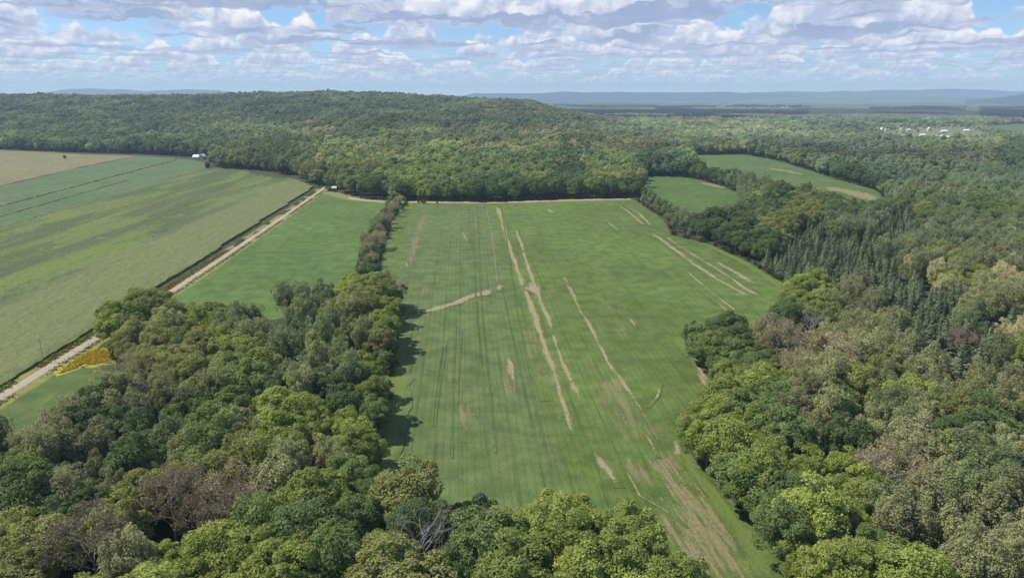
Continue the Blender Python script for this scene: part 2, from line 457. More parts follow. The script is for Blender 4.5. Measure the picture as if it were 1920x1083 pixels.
# ------------------------------------------------------------------ fields and road outlines (photograph pixels on the ground)
PX_C = [(765,382),(900,382),(1050,378),(1190,375),(1215,392),(1250,412),(1258,440),(1330,458),(1400,490),(1465,530),(1482,575),(1452,640),(1312,652),
        (1285,668),(1335,715),(1350,765),(1290,835),(1275,860),(1305,890),(1350,945),(1405,1015),(1445,1090),(1500,1250),(1290,1250),(1272,1110),
        (1200,1072),(1130,1058),(1040,1042),(930,1010),(830,990),(745,992),(702,965),(684,935),(700,880),(722,810),(735,745),(745,665),(745,605),(735,570),(715,548),
        (712,500),(722,455),(738,412)]
PX_S = [(607,362),(650,372),(728,380),(722,400),(694,432),(674,470),(668,515),(655,556),(600,586),(500,600),(345,610),(298,598),(318,560)]
PX_S2 = [(-320,960),(-10,768),(182,655),(206,668),(222,692),(226,722),(186,792),(132,838),(70,868),(0,886),(-320,1060)]
ROADC = [(-330,940),(0,746),(90,690),(182,633),(250,590),(318,549),(400,495),(500,428),(603,356),(618,342),(622,334)]
PX_CORN = [(-420,950),(-20,738),(170,622),(300,537),(400,474),(500,409),(588,352),(560,340),(500,326),(440,319),(385,317),(200,372),(0,430),(-420,552)]
PX_TEAL = [(-420,549),(0,428),(200,370),(383,316),(385,306),(372,302),(330,297),(262,292),(150,315),(0,350),(-420,452)]
PX_TAN = [(-420,449),(0,348),(150,313),(258,292),(160,290),(80,285),(0,282),(-420,276)]
PX_R1 = [(1192,331),(1270,331),(1318,338),(1352,350),(1385,362),(1385,410),(1325,424),(1272,412),(1215,376)]
PX_R2 = [(1286,291),(1392,289),(1470,304),(1560,334),(1640,356),(1664,378),(1660,402),(1600,410),(1520,386),(1420,358),(1300,330)]
PX_R3 = [(1682,388),(1720,392),(1735,402),(1690,404)]
PX_V = [(1672,243),(1700,238),(1828,236),(1845,248),(1835,256),(1770,264),(1700,252)]
PX_V2 = [(1838,237),(2100,222),(2100,258),(1930,258),(1850,250)]
PX_TAN2 = [(1860,222),(2100,214),(2100,221),(1880,228)]
PX_LEFT = [(-420,980),(-20,752),(182,642),(310,556),(598,352),(560,336),(500,324),(402,315),(398,296),(262,289),(150,286),(0,280),(-420,274)]
PX_H = [(350,302),(352,296),(395,296),(398,304)]
VZ_ = 9.0
POLY = {k: poly(v) for k, v in dict(C=PX_C, S=PX_S, S2=PX_S2, CORN=PX_CORN, TEAL=PX_TEAL, TAN=PX_TAN, R1=PX_R1, R2=PX_R2, R3=PX_R3, V2=PX_V2, T2=PX_TAN2, H=PX_H, LEFT=PX_LEFT).items()}
POLY['V'] = np.array([g(*p, VZ_)[:2] for p in [(1655,244),(1700,238),(1828,236),(1850,250),(1850,268),(1770,276),(1700,268),(1640,258)]])
ROAD = np.array([g(*p)[:2] for p in ROADC])
TRACKL = np.array([g(*p)[:2] for p in [(603,360),(622,362),(650,370),(672,375),(728,379),(770,379),(850,380),(940,380),(1050,376),(1190,373)]])

# ------------------------------------------------------------------ ground
def ground():
    nr, na = 150, 256
    rad = np.concatenate([[0.0], np.geomspace(25, 17600, nr)])
    V = [(0, 0, 0)]; Fc = []
    ang = np.linspace(0, 2 * math.pi, na, endpoint=False)
    X = np.outer(rad[1:], np.sin(ang)); Y = np.outer(rad[1:], np.cos(ang)); Z = tz(X, Y)
    V = np.concatenate([[(0, 0, 0)], np.stack([X, Y, Z], -1).reshape(-1, 3)])
    Fl = [(0, 1 + (i + 1) % na, 1 + i) for i in range(na)]
    for j in range(nr - 1):
        for i in range(na):
            a = 1 + j * na + i; b = 1 + j * na + (i + 1) % na
            Fl.append((a, b, b + na, a + na))
    m, T = mat('forest floor and far land')
    geo = T.n('ShaderNodeNewGeometry'); P = geo.outputs['Position']
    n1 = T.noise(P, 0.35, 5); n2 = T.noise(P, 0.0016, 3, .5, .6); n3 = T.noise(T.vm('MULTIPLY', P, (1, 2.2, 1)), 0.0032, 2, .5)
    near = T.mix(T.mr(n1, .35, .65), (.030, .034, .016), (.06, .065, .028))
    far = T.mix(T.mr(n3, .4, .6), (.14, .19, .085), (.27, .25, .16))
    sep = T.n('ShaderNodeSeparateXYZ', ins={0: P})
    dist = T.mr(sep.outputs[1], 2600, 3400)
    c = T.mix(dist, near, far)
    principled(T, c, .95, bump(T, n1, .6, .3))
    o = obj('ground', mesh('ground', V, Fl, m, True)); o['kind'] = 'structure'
ground()

# row direction of the middle field
RA = g(1077, 815)[:2]; RB = g(933, 388)[:2]; RD = (RB - RA) / np.linalg.norm(RB - RA)
ROWANG = math.atan2(RD[1], RD[0])
def rowv(px, py):
    p = g(px, py)[:2]; return -p[0] * RD[1] + p[1] * RD[0]     # coordinate across the rows
def rowcoord(T, ang):
    """position turned so that x runs along the rows and y across them"""
    geo = T.n('ShaderNodeNewGeometry')
    mp = T.n('ShaderNodeVectorRotate', rotation_type='Z_AXIS', ins={'Vector': geo.outputs['Position'], 'Angle': -ang})
    return mp.outputs[0], geo.outputs['Position']
def field_mat(name, ang, ca, cb, cc, rows=0.0, rowgap=6.0, zone=None, fleck=(.045, .06, .03), fleckamt=.5, bare=0.0):
    m, T = mat(name); q, P = rowcoord(T, ang)
    sep = T.n('ShaderNodeSeparateXYZ', ins={0: q})
    broad = T.noise(P, 0.012, 4, .55)
    streak = T.noise(T.vm('MULTIPLY', q, (.012, .22, 1)), 1.0, 4, .6)
    mott = T.noise(P, 0.12, 4, .6)
    fine = T.noise(P, 1.1, 3, .7)
    c = T.mix(T.mr(broad, .38, .62), ca, cb)
    c = T.mix(T.mr(streak, .5, .75, 0, .75), c, cc)
    if zone:
        for v0, v1, zc, amt in zone:
            wob = T.m('ADD', sep.outputs[1], T.mr(T.noise(T.vm('MULTIPLY', q, (.01, .05, 1)), 1.0, 3), 0, 1, -9, 9, smooth=False))
            a = T.m('MULTIPLY', T.mr(wob, v0 - 4, v0 + 4), T.mr(wob, v1 - 4, v1 + 4, 1, 0))
            c = T.mix(T.m('MULTIPLY', a, amt), c, zc)
    c = T.mix(1.0, c, T.mix(T.mr(mott, .3, .7), (.76, .80, .78), (1.26, 1.2, 1.2)), blend='MULTIPLY')
    if rows:
        wv = T.m('SINE', T.m('MULTIPLY', sep.outputs[1], 2 * math.pi / rowgap))
        rn = T.noise(T.vm('MULTIPLY', q, (.03, .6, 1)), 1.0, 3)
        w = T.m('MULTIPLY', T.mr(wv, .75, 1.0), T.mr(rn, .45, .62))
        c = T.mix(T.m('MULTIPLY', w, rows), c, tuple(x * .5 for x in ca))
    if bare:
        bn = T.noise(T.vm('MULTIPLY', q, (.05, .22, 1)), 1.0, 5, .7)
        c = T.mix(T.mr(bn, .62, .78, 0, bare), c, (.25, .20, .13))
    c = T.mix(T.m('MULTIPLY', T.mr(fine, .6, .72), fleckamt), c, fleck)
    c = T.mix(T.m('MULTIPLY', T.mr(fine, .36, .26), fleckamt * .45), c, tuple(min(1, x * 1.55) for x in cb))
    med = T.noise(P, .33, 4, .75)
    c = T.mix(T.mr(med, .60, .70, 0, .55 * fleckamt), c, tuple(x * .45 for x in ca))
    c = T.mix(T.mr(med, .40, .32, 0, .40 * fleckamt), c, tuple(x * 1.3 for x in cc))
    dr = T.m('SINE', T.m('MULTIPLY', T.m('ADD', sep.outputs[1], T.m('MULTIPLY', mott, .5)), 2 * math.pi / 2.3))
    c = T.mix(T.mr(dr, .2, 1.0, 0, .22), c, tuple(x * .55 for x in ca))
    principled(T, c, .9, bump(T, T.m('ADD', fine, T.m('MULTIPLY', mott, .8)), .9, .4), .15)
    T.color = c
    return m
def sheet(name, P, z, m, label=None):
    me = mesh(name, [(x, y, z) for x, y in P], [tuple(range(len(P)))], m)
    o = obj(name, me)
    if me.polygons[0].normal.z < 0: me.flip_normals()
    o['kind'] = 'structure'
    if label: o['label'] = label
    return o
def wig(P, amp=1.2, step=6.0, smoothn=1):
    """resample an outline and let it wander a little"""
    out = []; n = len(P)
    for i in range(n):
        a, b = P[i], P[(i + 1) % n]; L = np.hypot(*(b - a)); k = max(1, int(L / step))
        for j in range(k): out.append(a + (b - a) * j / k)
    out = np.array(out)
    d = np.roll(out, -1, 0) - np.roll(out, 1, 0); nr = np.stack([-d[:, 1], d[:, 0]], 1); nr /= np.linalg.norm(nr, axis=1, keepdims=True) + 1e-9
    D = np.hypot(out[:, 0], out[:, 1])
    k = amp * np.clip(D / 350, .7, 1.6)
    return out + nr * (k * (vnoise(out[:, 0], out[:, 1], 9) - .5) * 2 + k * 1.5 * (vnoise(out[:, 0], out[:, 1], 37) - .5) * 2)[:, None]
SOY_A, SOY_B, SOY_C = (.084, .126, .032), (.102, .160, .040), (.128, .134, .052)
zone = [(rowv(925, 420), rowv(775, 420), (.100, .138, .064), .5)]
if zone[0][0] > zone[0][1]: zone = [(zone[0][1], zone[0][0], zone[0][2], zone[0][3])]
M_SOY = field_mat('soybean crop', ROWANG, SOY_A, SOY_B, SOY_C, .5, 7.5, zone, fleckamt=.85, bare=.4)
sheet('field', wig(POLY['C'], 1.0), .06, M_SOY, 'large green soybean field in the middle with bare soil streaks')
rdir = math.atan2(*(ROAD[7] - ROAD[5])[::-1])
M_SOY2 = field_mat('soybean crop by the road', rdir, (.076, .134, .037), (.094, .158, .043), (.11, .138, .046), .35, 9, fleckamt=.35)
sheet('field', wig(POLY['S'], .7), .06, M_SOY2, 'narrow green field between the gravel road and the hedgerow')
M_GRASS = field_mat('meadow grass', rdir, (.075, .118, .036), (.105, .145, .045), (.13, .14, .055), 0, fleckamt=.4)
sheet('field', wig(POLY['S2'], .7), .06, M_GRASS, 'small grassy field corner below the gravel road')
M_TEAL = field_mat('blue-green crop', rdir, (.082, .132, .058), (.096, .148, .062), (.11, .14, .055), .4, 16, fleckamt=.3)
sheet('field', wig(POLY['TEAL'], .8), .08, M_TEAL, 'blue-green field beyond the corn on the left')
M_TAN = field_mat('ripening grain', rdir, (.19, .175, .09), (.165, .165, .08), (.22, .185, .105), .2, 14, fleckamt=.3)
sheet('field', wig(POLY['TAN'], .8), .07, M_TAN, 'tan field farthest on the left below the woods')
M_R = field_mat('green crop', ROWANG, (.066, .122, .034), (.08, .142, .038), (.11, .135, .05), .2, 12, fleckamt=.3)
sheet('field', wig(POLY['R1'], .8), .06, M_R, 'small green field behind the right hedgerow')
r2a = math.atan2(*(POLY['R2'][4] - POLY['R2'][1])[::-1])
M_R2 = field_mat('hay field', r2a, (.070, .125, .038), (.085, .145, .042), (.18, .165, .085), .2, 12, fleckamt=.3, bare=.6)
sheet('field', wig(POLY['R2'], 1), .06, M_R2, 'long green field with tan patches farther right')
M_V = field_mat('dry meadow', 0.2, (.17, .19, .09), (.14, .17, .075), (.21, .20, .115), 0, fleckamt=.2)
sheet('field', wig(POLY['R3'], .8), .05, M_V, 'small tan clearing in the right woods')
VZ = 0.0
def drape(name, P, z, m, label, step=40):
    """a field that follows the ground"""
    x0, y0 = P.min(0); x1, y1 = P.max(0)
    xs = np.arange(x0, x1 + step, step); ys = np.arange(y0, y1 + step, step)
    X, Y = np.meshgrid(xs, ys); ok = inpoly((X[:-1, :-1] + step / 2), (Y[:-1, :-1] + step / 2), P)
    V = np.stack([X, Y, tz(X, Y) + z], -1).reshape(-1, 3); nx = len(xs)
    Fl = [(j * nx + i, j * nx + i + 1, (j + 1) * nx + i + 1, (j + 1) * nx + i) for j, i in zip(*np.nonzero(ok))]
    o = obj(name, mesh(name, V, Fl, m)); o['kind'] = 'structure'; o['label'] = label
drape('field', POLY['V'], 1.0, M_V, 'pale green clearing around the village houses', 20)
drape('field', POLY['V2'], 1.0, M_TEAL, 'green field at the far right edge beyond the village', 25)
drape('field', POLY['T2'], 1.2, M_V, 'tan stubble strip at the far right edge', 30)

# ------------------------------------------------------------------ road, tracks, bare soil
def soft_mat(name, base_mat_args, target, tb, thr=.5, amt=.92, ang=None, streak=1.4):
    """the field's own colour giving way to another one through a ragged edge; 'fade' is 0 at the rim of the strip"""
    m = base_mat_args.copy(); m.name = name
    nt = m.node_tree
    T = NT.__new__(NT); T.nt = nt
    p = [n for n in nt.nodes if n.type == 'BSDF_PRINCIPLED'][0]
    old = p.inputs['Base Color'].links[0].from_socket
    geo = T.n('ShaderNodeNewGeometry')
    at = T.n('ShaderNodeAttribute', attribute_name='fade')
    n = T.noise(geo.outputs['Position'], .8, 6, .85); n2 = T.noise(geo.outputs['Position'], .09, 3)
    rot = T.n('ShaderNodeVectorRotate', rotation_type='Z_AXIS', ins={'Vector': geo.outputs['Position'], 'Angle': -(ROWANG if ang is None else ang)})
    n3 = T.noise(T.vm('MULTIPLY', rot.outputs[0], (.06, .75, 1)), 1.0, 4, .65)
    s = T.m('ADD', at.outputs['Fac'], T.m('ADD', T.m('MULTIPLY', T.m('SUBTRACT', n, .5), 2.6), T.m('ADD', T.m('MULTIPLY', T.m('SUBTRACT', n2, .5), .9), T.m('MULTIPLY', T.m('SUBTRACT', n3, .5), streak))))
    f = T.mr(s, thr - .22, thr + .22, 0, amt)
    tcol = T.mix(T.mr(T.m('ADD', T.m('MULTIPLY', T.noise(geo.outputs['Position'], .7, 4, .7), .6), T.m('MULTIPLY', n3, .4)), .36, .64), target, tb)
    f = T.m('MULTIPLY', f, T.mr(at.outputs['Fac'], 0.0, .25))
    T.link(T.mix(f, old, tcol), p.inputs['Base Color'])
    return m
SOIL_A, SOIL_B = (.235, .185, .115), (.32, .265, .175)
M_SOIL = soft_mat('bare soil', M_SOY, SOIL_A, SOIL_B, .66)
M_SOILF = soft_mat('thin crop over soil', M_SOY, (.15, .145, .075), (.22, .18, .11), .74, .75, None, 2.6)
_a = g(1230, 850)[:2]; _b = g(1400, 1083)[:2]
M_PATH = soft_mat('trampled crop', M_SOY, (.145, .135, .07), (.24, .20, .12), .82, .85, math.atan2(*(_b - _a)[::-1]), 4.2)
M_TRK = soft_mat('wheel track', M_SOY, (.04, .06, .027), (.07, .078, .035), .62, .65)
M_LIME = soft_mat('rank grass', M_SOY, (.105, .155, .038), (.13, .17, .05), .4)
M_DULL = soft_mat('thin bare rows', M_SOY, (.19, .17, .10), (.26, .20, .13), .78)
nrib = [0]
def ribbon(name, pts, m, mode='h', z0=.07, kind='structure', inten=1.0, label=None, feather=1.55, step=3.0):
    """pts: (px, py, width px)"""
    P = np.array([(p[0], p[1]) for p in pts], float); W = np.array([p[2] for p in pts], float)
    C0 = np.array([g(*p)[:2] for p in P])
    L, Rr = [], []
    for (x, y), w in zip(P, W):
        w *= feather
        if mode == 'h': a, b = g(x - w / 2, y), g(x + w / 2, y)
        else: a, b = g(x, y + w / 2), g(x, y - w / 2)
        L.append(a[:2]); Rr.append(b[:2])
    L, Rr = np.array(L), np.array(Rr)
    seg = np.r_[0, np.cumsum(np.hypot(*(np.diff(C0, axis=0).T)))]
    brk = lambda tt: (1.3 + 0 * tt) if seg[-1] < 45 else .74 + .6 * vnoise(tt, 0 * tt + nrib[0] * 9, 11)
    n = max(2, int(seg[-1] / step)); t = np.linspace(0, seg[-1], n)
    li = np.stack([np.interp(t, seg, L[:, k]) for k in (0, 1)], 1); ri = np.stack([np.interp(t, seg, Rr[:, k]) for k in (0, 1)], 1)
    # crop wobble of the rims
    wob = (vnoise(t, t * 0 + nrib[0] * 13, 7) - .5) * .5; wob2 = (vnoise(t + 77, t * 0 + nrib[0] * 13, 6) - .5) * .5
    dlt = ri - li; li = li + dlt * wob[:, None] * .5; ri = ri + dlt * wob2[:, None] * .5
    cols = [0, .18, .36, .5, .64, .82, 1]; fd = [0, .35, .75, 1, .75, .35, 0]
    bk = np.minimum(brk(t), 1.3)
    z = z0 + .004 * nrib[0]; nrib[0] += 1
    V = []; A = []
    for i in range(n):
        e = min(1, min(i, n - 1 - i) / 2.5 + .0)
        for c, f_ in zip(cols, fd):
            q = li[i] + (ri[i] - li[i]) * c; V.append((q[0], q[1], z)); A.append(f_ * e * inten * float(bk[i]))
    k = len(cols); Fl = [(i * k + j, i * k + j + 1, (i + 1) * k + j + 1, (i + 1) * k + j) for i in range(n - 1) for j in range(k - 1)]
    me = mesh(name, V, Fl, m)
    if me.polygons[0].normal.z < 0: me.flip_normals()
    at = me.attributes.new('fade', 'FLOAT', 'POINT'); at.data.foreach_set('value', A)
    o = obj(name, me); o['kind'] = kind
    if label: o['label'] = label
    return o
RB_ = [
 ('thin', [(1215,840,60),(1270,910,110),(1320,980,150),(1360,1050,190),(1400,1120,220)], M_PATH, 'h', 1.1),
 ('thin', [(1140,700,60),(1180,770,90),(1230,840,100)], M_SOILF, 'h', .8),
 ('thin', [(1175,850,40),(1190,880,46),(1225,930,40)], M_SOILF, 'h', .95),
 ('thin', [(948,620,26),(952,680,30),(962,760,24)], M_SOILF, 'h', .85),
 ('thin', [(797,400,14),(780,450,18),(765,510,14)], M_SOILF, 'h', .95),
 ('thin', [(872,425,14),(872,460,12)], M_SOILF, 'h', .85),
 ('thin', [(800,500,20),(800,560,20)], M_SOILF, 'h', .75),
 ('thin', [(912,392,6),(921,430,6),(928,480,5),(932,530,5)], M_SOILF, 'h', 1.0),
 ('thin', [(985,600,60),(1020,700,80),(1050,800,80)], M_SOILF, 'h', .5),
 ('thin', [(1130,560,60),(1180,640,80)], M_SOILF, 'h', .45),
 ('thin', [(850,690,50),(870,760,80),(880,830,80)], M_SOILF, 'h', .5),
 ('soil', [(933,388,9),(943,420,8),(950,448,7),(958,470,10),(975,520,10),(987,550,10),(1000,585,11),(1015,630,12),(1032,680,13),(1048,730,14),(1063,780,15),(1077,815,16)], M_SOIL, 'h', 1.1),
 ('soil', [(967,430,4),(978,460,7),(990,500,8),(999,525,11),(1001,541,28),(1009,553,14),(1016,575,10),(1029,597,10),(1036,622,7)], M_SOIL, 'h', 1.0),
 ('soil', [(1036,622,7),(1046,655,6),(1056,685,10),(1070,710,13),(1083,738,12),(1090,757,6)], M_SOIL, 'h', 1.0),
 ('soil', [(1055,515,7),(1068,540,10),(1078,562,10),(1096,595,8),(1112,620,10),(1125,650,8),(1142,682,9),(1160,705,9),(1180,735,10),(1205,772,10)], M_SOIL, 'h', .82),
 ('soil', [(757,590,9),(770,588,7),(784,585,4)], M_SOIL, 'v', 1.3),
 ('soil', [(784,585,3),(798,583,6),(812,580,7),(825,578,8),(836,573,6),(850,569,6),(862,564,9),(878,557,8),(892,553,7),(905,550,8),(918,547,10),(930,544,11)], M_SOIL, 'v', 1.6),
 ('soil', [(938,530,6),(937,538,12),(930,547,14)], M_SOIL, 'h', 1.1),
 ('soil', [(1222,438,7),(1245,452,9),(1270,472,11),(1300,495,11),(1340,520,10),(1375,540,9),(1408,558,8)], M_SOIL, 'h', 1.05),
 ('soil', [(1247,443,5),(1280,465,6),(1320,490,7),(1360,514,7),(1398,540,6)], M_SOIL, 'h', .95),
 ('soil', [(1283,504,5),(1310,528,5),(1345,557,6),(1383,585,6)], M_SOIL, 'h', .95),
 ('soil', [(1340,562,4),(1370,590,5)], M_SOIL, 'h', .9),
 ('soil', [(1340,488,6),(1365,503,9),(1395,520,14),(1422,535,12)], M_SOIL, 'h', 1.0),
 ('soil', [(1370,520,6),(1395,540,8),(1424,556,10)], M_SOIL, 'h', 1.0),
 ('soil', [(1420,579,8),(1445,578,8),(1470,570,8),(1480,560,6)], M_SOIL, 'v', .9),
 ('soil', [(1107,506,9),(1116,511,17),(1126,517,10)], M_SOIL, 'h', 1.2),
 ('soil', [(1027,391,4),(1033,397,9),(1040,400,6)], M_SOIL, 'h', 1.1),
 ('soil', [(1075,402,6),(1081,404,8),(1085,406,4)], M_SOIL, 'h', 1.0),
 ('soil', [(1120,406,5),(1127,409,10),(1134,411,5)], M_SOIL, 'h', 1.0),
 ('soil', [(1138,415,3),(1160,433,4)], M_SOIL, 'h', .85),
 ('soil', [(1152,381,3),(1175,395,4),(1208,422,6)], M_SOIL, 'h', 1.0),
 ('soil', [(1172,385,3),(1200,402,5),(1222,424,5)], M_SOIL, 'h', .95),
 ('soil', [(1176,592,6),(1187,604,10),(1196,615,7)], M_SOIL, 'h', 1.1),
 ('soil', [(1108,838,9),(1122,858,16),(1138,880,16),(1162,915,14)], M_SOIL, 'h', .95),
 ('soil', [(953,665,10),(958,690,12),(962,722,8)], M_SOIL, 'h', .95),
 ('soil', [(865,432,5),(874,448,7),(876,456,5)], M_SOIL, 'h', .8),
 ('soil', [(761,490,8),(764,505,6)], M_SOIL, 'h', .9),
 ('soil', [(1004,749,5),(1020,748,6),(1037,748,5)], M_SOIL, 'v', .9),
 ('soil', [(1290,670,14),(1310,690,16),(1330,730,16),(1326,775,10)], M_SOIL, 'h', .75),
 ('soil', [(1264,815,10),(1272,850,12),(1296,885,10)], M_SOIL, 'h', .95),
 ('soil', [(1165,870,6),(1200,930,6),(1260,965,7),(1290,990,5)], M_SOIL, 'h', .75),
 ('soil', [(1200,800,8),(1220,830,9),(1235,860,8)], M_SOIL, 'h', .75),
 ('soil', [(1240,720,5),(1232,745,6),(1215,765,5)], M_SOIL, 'h', .75),
 ('track', [(896,400,3),(899,480,3),(902,560,3),(905,600,3),(912,680,4),(921,760,5),(928,850,5)], M_TRK, 'h', 1.0),
 ('track', [(886,400,2.5),(889,480,2.5),(892,560,3),(897,620,3),(903,690,4)], M_TRK, 'h', .9),
 ('track', [(855,587,3),(855,620,3),(852,680,3),(850,760,4),(848,860,4)], M_TRK, 'h', .9),
 ('track', [(866,620,3),(862,680,3),(858,760,4)], M_TRK, 'h', .85),
 ('track', [(838,640,3),(826,720,4),(815,800,4)], M_TRK, 'h', .85),
 ('track', [(830,650,3),(816,740,4),(810,800,4)], M_TRK, 'h', .8),
 ('track', [(941,400,2.5),(955,480,2.5),(965,560,3),(980,640,3),(1000,740,4),(1018,820,4),(1033,875,4)], M_TRK, 'h', .9),
 ('lime', [(1262,458,12),(1330,462,10),(1400,495,12),(1462,535,16),(1480,572,16)], M_LIME, 'h', 1.0),
 ('lime', [(1283,852,16),(1310,895,22),(1355,950,26),(1410,1020,32),(1450,1095,36)], M_LIME, 'h', 1.1),
 ('lime', [(752,600,26),(750,700,30),(735,800,40),(705,880,44),(700,930,40)], M_LIME, 'h', .68),
 ('lime', [(1290,600,20),(1350,640,24),(1440,628,20)], M_LIME, 'h', .6),
]
NM = {'thin': 'thin_crop', 'soil': 'bare_soil', 'track': 'wheel_track', 'lime': 'grass_margin'}
M_DRY = soft_mat('dry patch in hay field', M_R2, (.20, .17, .09), (.26, .22, .13), .45, .85)
RB_ += [('thin', [(1545,352,5),(1590,360,10),(1630,370,12),(1655,378,6)], M_DRY, 'v', 1.0), ('thin', [(1600,378,6),(1630,388,9),(1652,392,5)], M_DRY, 'v', 1.0),
        ('thin', [(1440,316,3),(1480,322,5),(1510,328,3)], M_DRY, 'v', .8), ('thin', [(1312,343,3),(1335,348,5),(1362,353,4)], M_DRY, 'v', 1.1)]
for k, pts, m, mode, it in RB_:
    ribbon(NM[k], [(a, b, w * (.62 if k == 'track' else 1)) for a, b, w in pts], m, mode, inten=it)

def road_strip(name, P, halfw, z, m, step=4.0, ragged=.12, crown=0.0, label=None):
    seg = np.r_[0, np.cumsum(np.hypot(*(np.diff(P, axis=0).T)))]; n = int(seg[-1] / step); t = np.linspace(0, seg[-1], n)
    C0 = np.stack([np.interp(t, seg, P[:, k]) for k in (0, 1)], 1)
    ker = np.ones(9) / 9; Cp = np.stack([np.convolve(np.pad(C0[:, k], 4, 'edge'), ker, 'valid') for k in (0, 1)], 1)
    d = np.gradient(Cp, axis=0); nr = np.stack([-d[:, 1], d[:, 0]], 1); nr /= np.linalg.norm(nr, axis=1, keepdims=True)
    cols = [-1, -.6, -.25, 0, .25, .6, 1]; V = []
    for i in range(n):
        for c in cols:
            rg = ragged * halfw * (vnoise(t[i], c * 50, 5) - .5) * 2 if abs(c) == 1 else 0
            q = Cp[i] + nr[i] * (c * halfw + rg); V.append((q[0], q[1], z + crown * (1 - c * c)))
    k = len(cols); Fl = [(i * k + j + 1, i * k + j, (i + 1) * k + j, (i + 1) * k + j + 1) for i in range(n - 1) for j in range(k - 1)]
    me = mesh(name, V, Fl, m, True)
    if me.polygons[0].normal.z < 0: me.flip_normals()
    at = me.attributes.new('across', 'FLOAT', 'POINT'); at.data.foreach_set('value', [c for _ in range(n) for c in cols])
    o = obj(name, me); o['kind'] = 'structure'
    if label: o['label'] = label
    return o, Cp, nr
def gravel_mat():
    m, T = mat('gravel road'); geo = T.n('ShaderNodeNewGeometry'); P = geo.outputs['Position']
    at = T.n('ShaderNodeAttribute', attribute_name='across'); ab = T.m('ABSOLUTE', at.outputs['Fac'])
    n = T.noise(P, 1.5, 5, .7); n2 = T.noise(P, .12, 3)
    c = T.mix(T.mr(n, .3, .7), (.26, .23, .18), (.35, .31, .245))
    c = T.mix(T.mr(n2, .35, .65, 0, .35), c, (.30, .27, .22))
    trk = T.mr(T.m('ABSOLUTE', T.m('SUBTRACT', ab, .42)), 0, .22, .35, 0)
    c = T.mix(trk, c, (.41, .365, .295))
    edge = T.m('MULTIPLY', T.mr(T.m('ADD', ab, T.m('MULTIPLY', T.m('SUBTRACT', n, .5), .6)), .78, .98), .7)
    c = T.mix(edge, c, (.15, .15, .08))
    principled(T, c, .95, bump(T, n, .5, .1)); return m
def verge_mat(name, a, b, c_):
    m, T = mat(name); geo = T.n('ShaderNodeNewGeometry'); P = geo.outputs['Position']
    n = T.noise(P, .16, 4, .65); n2 = T.noise(P, .9, 4, .7)
    c = T.mix(T.mr(n, .4, .6), a, b); c = T.mix(T.mr(n2, .5, .7, 0, .8), c, c_)
    principled(T, c, .95, bump(T, n2, .7, .4)); return m
M_VERGE = verge_mat('roadside weeds', (.14, .17, .045), (.22, .21, .05), (.11, .125, .045))
road_strip('verge', ROAD, 6.6, .09, M_VERGE, ragged=.14, label='weedy verge with yellow flowers along the gravel road')
_, RC, RN = road_strip('gravel_road', ROAD, 2.3, .13, gravel_mat(), ragged=.07, crown=.10, label='straight pale gravel road running to the woods')
M_VERGE2 = verge_mat('dry grass margin', (.19, .18, .075), (.15, .17, .05), (.24, .20, .12))
road_strip('verge', TRACKL, 8.5, .085, M_VERGE2, ragged=.25, label='dry grass margin below the hillside woods')
m_, T_ = mat('track soil'); n_ = T_.noise(T_.n('ShaderNodeNewGeometry').outputs['Position'], .5, 4)
principled(T_, T_.mix(T_.mr(n_, .35, .65), (.38, .31, .21), (.50, .42, .30)), .95)
road_strip('dirt_track', TRACKL[2:], 1.7, .14, m_, ragged=.3, label='narrow dirt track along the foot of the hillside woods')

# goldenrod patch
gp = poly([(112,700),(130,684),(152,668),(172,658),(190,654),(205,660),(212,670),(208,682),(192,680),(176,684),(158,682),(142,690),(126,696)])
M_GOLD = verge_mat('goldenrod', (.30, .27, .04), (.15, .18, .045), (.48, .35, .03))
sheet('goldenrod_ground', wig(gp, 2.2, 1.5), .115, M_GOLD, 'patch of orange-yellow flowers beside the gravel road')

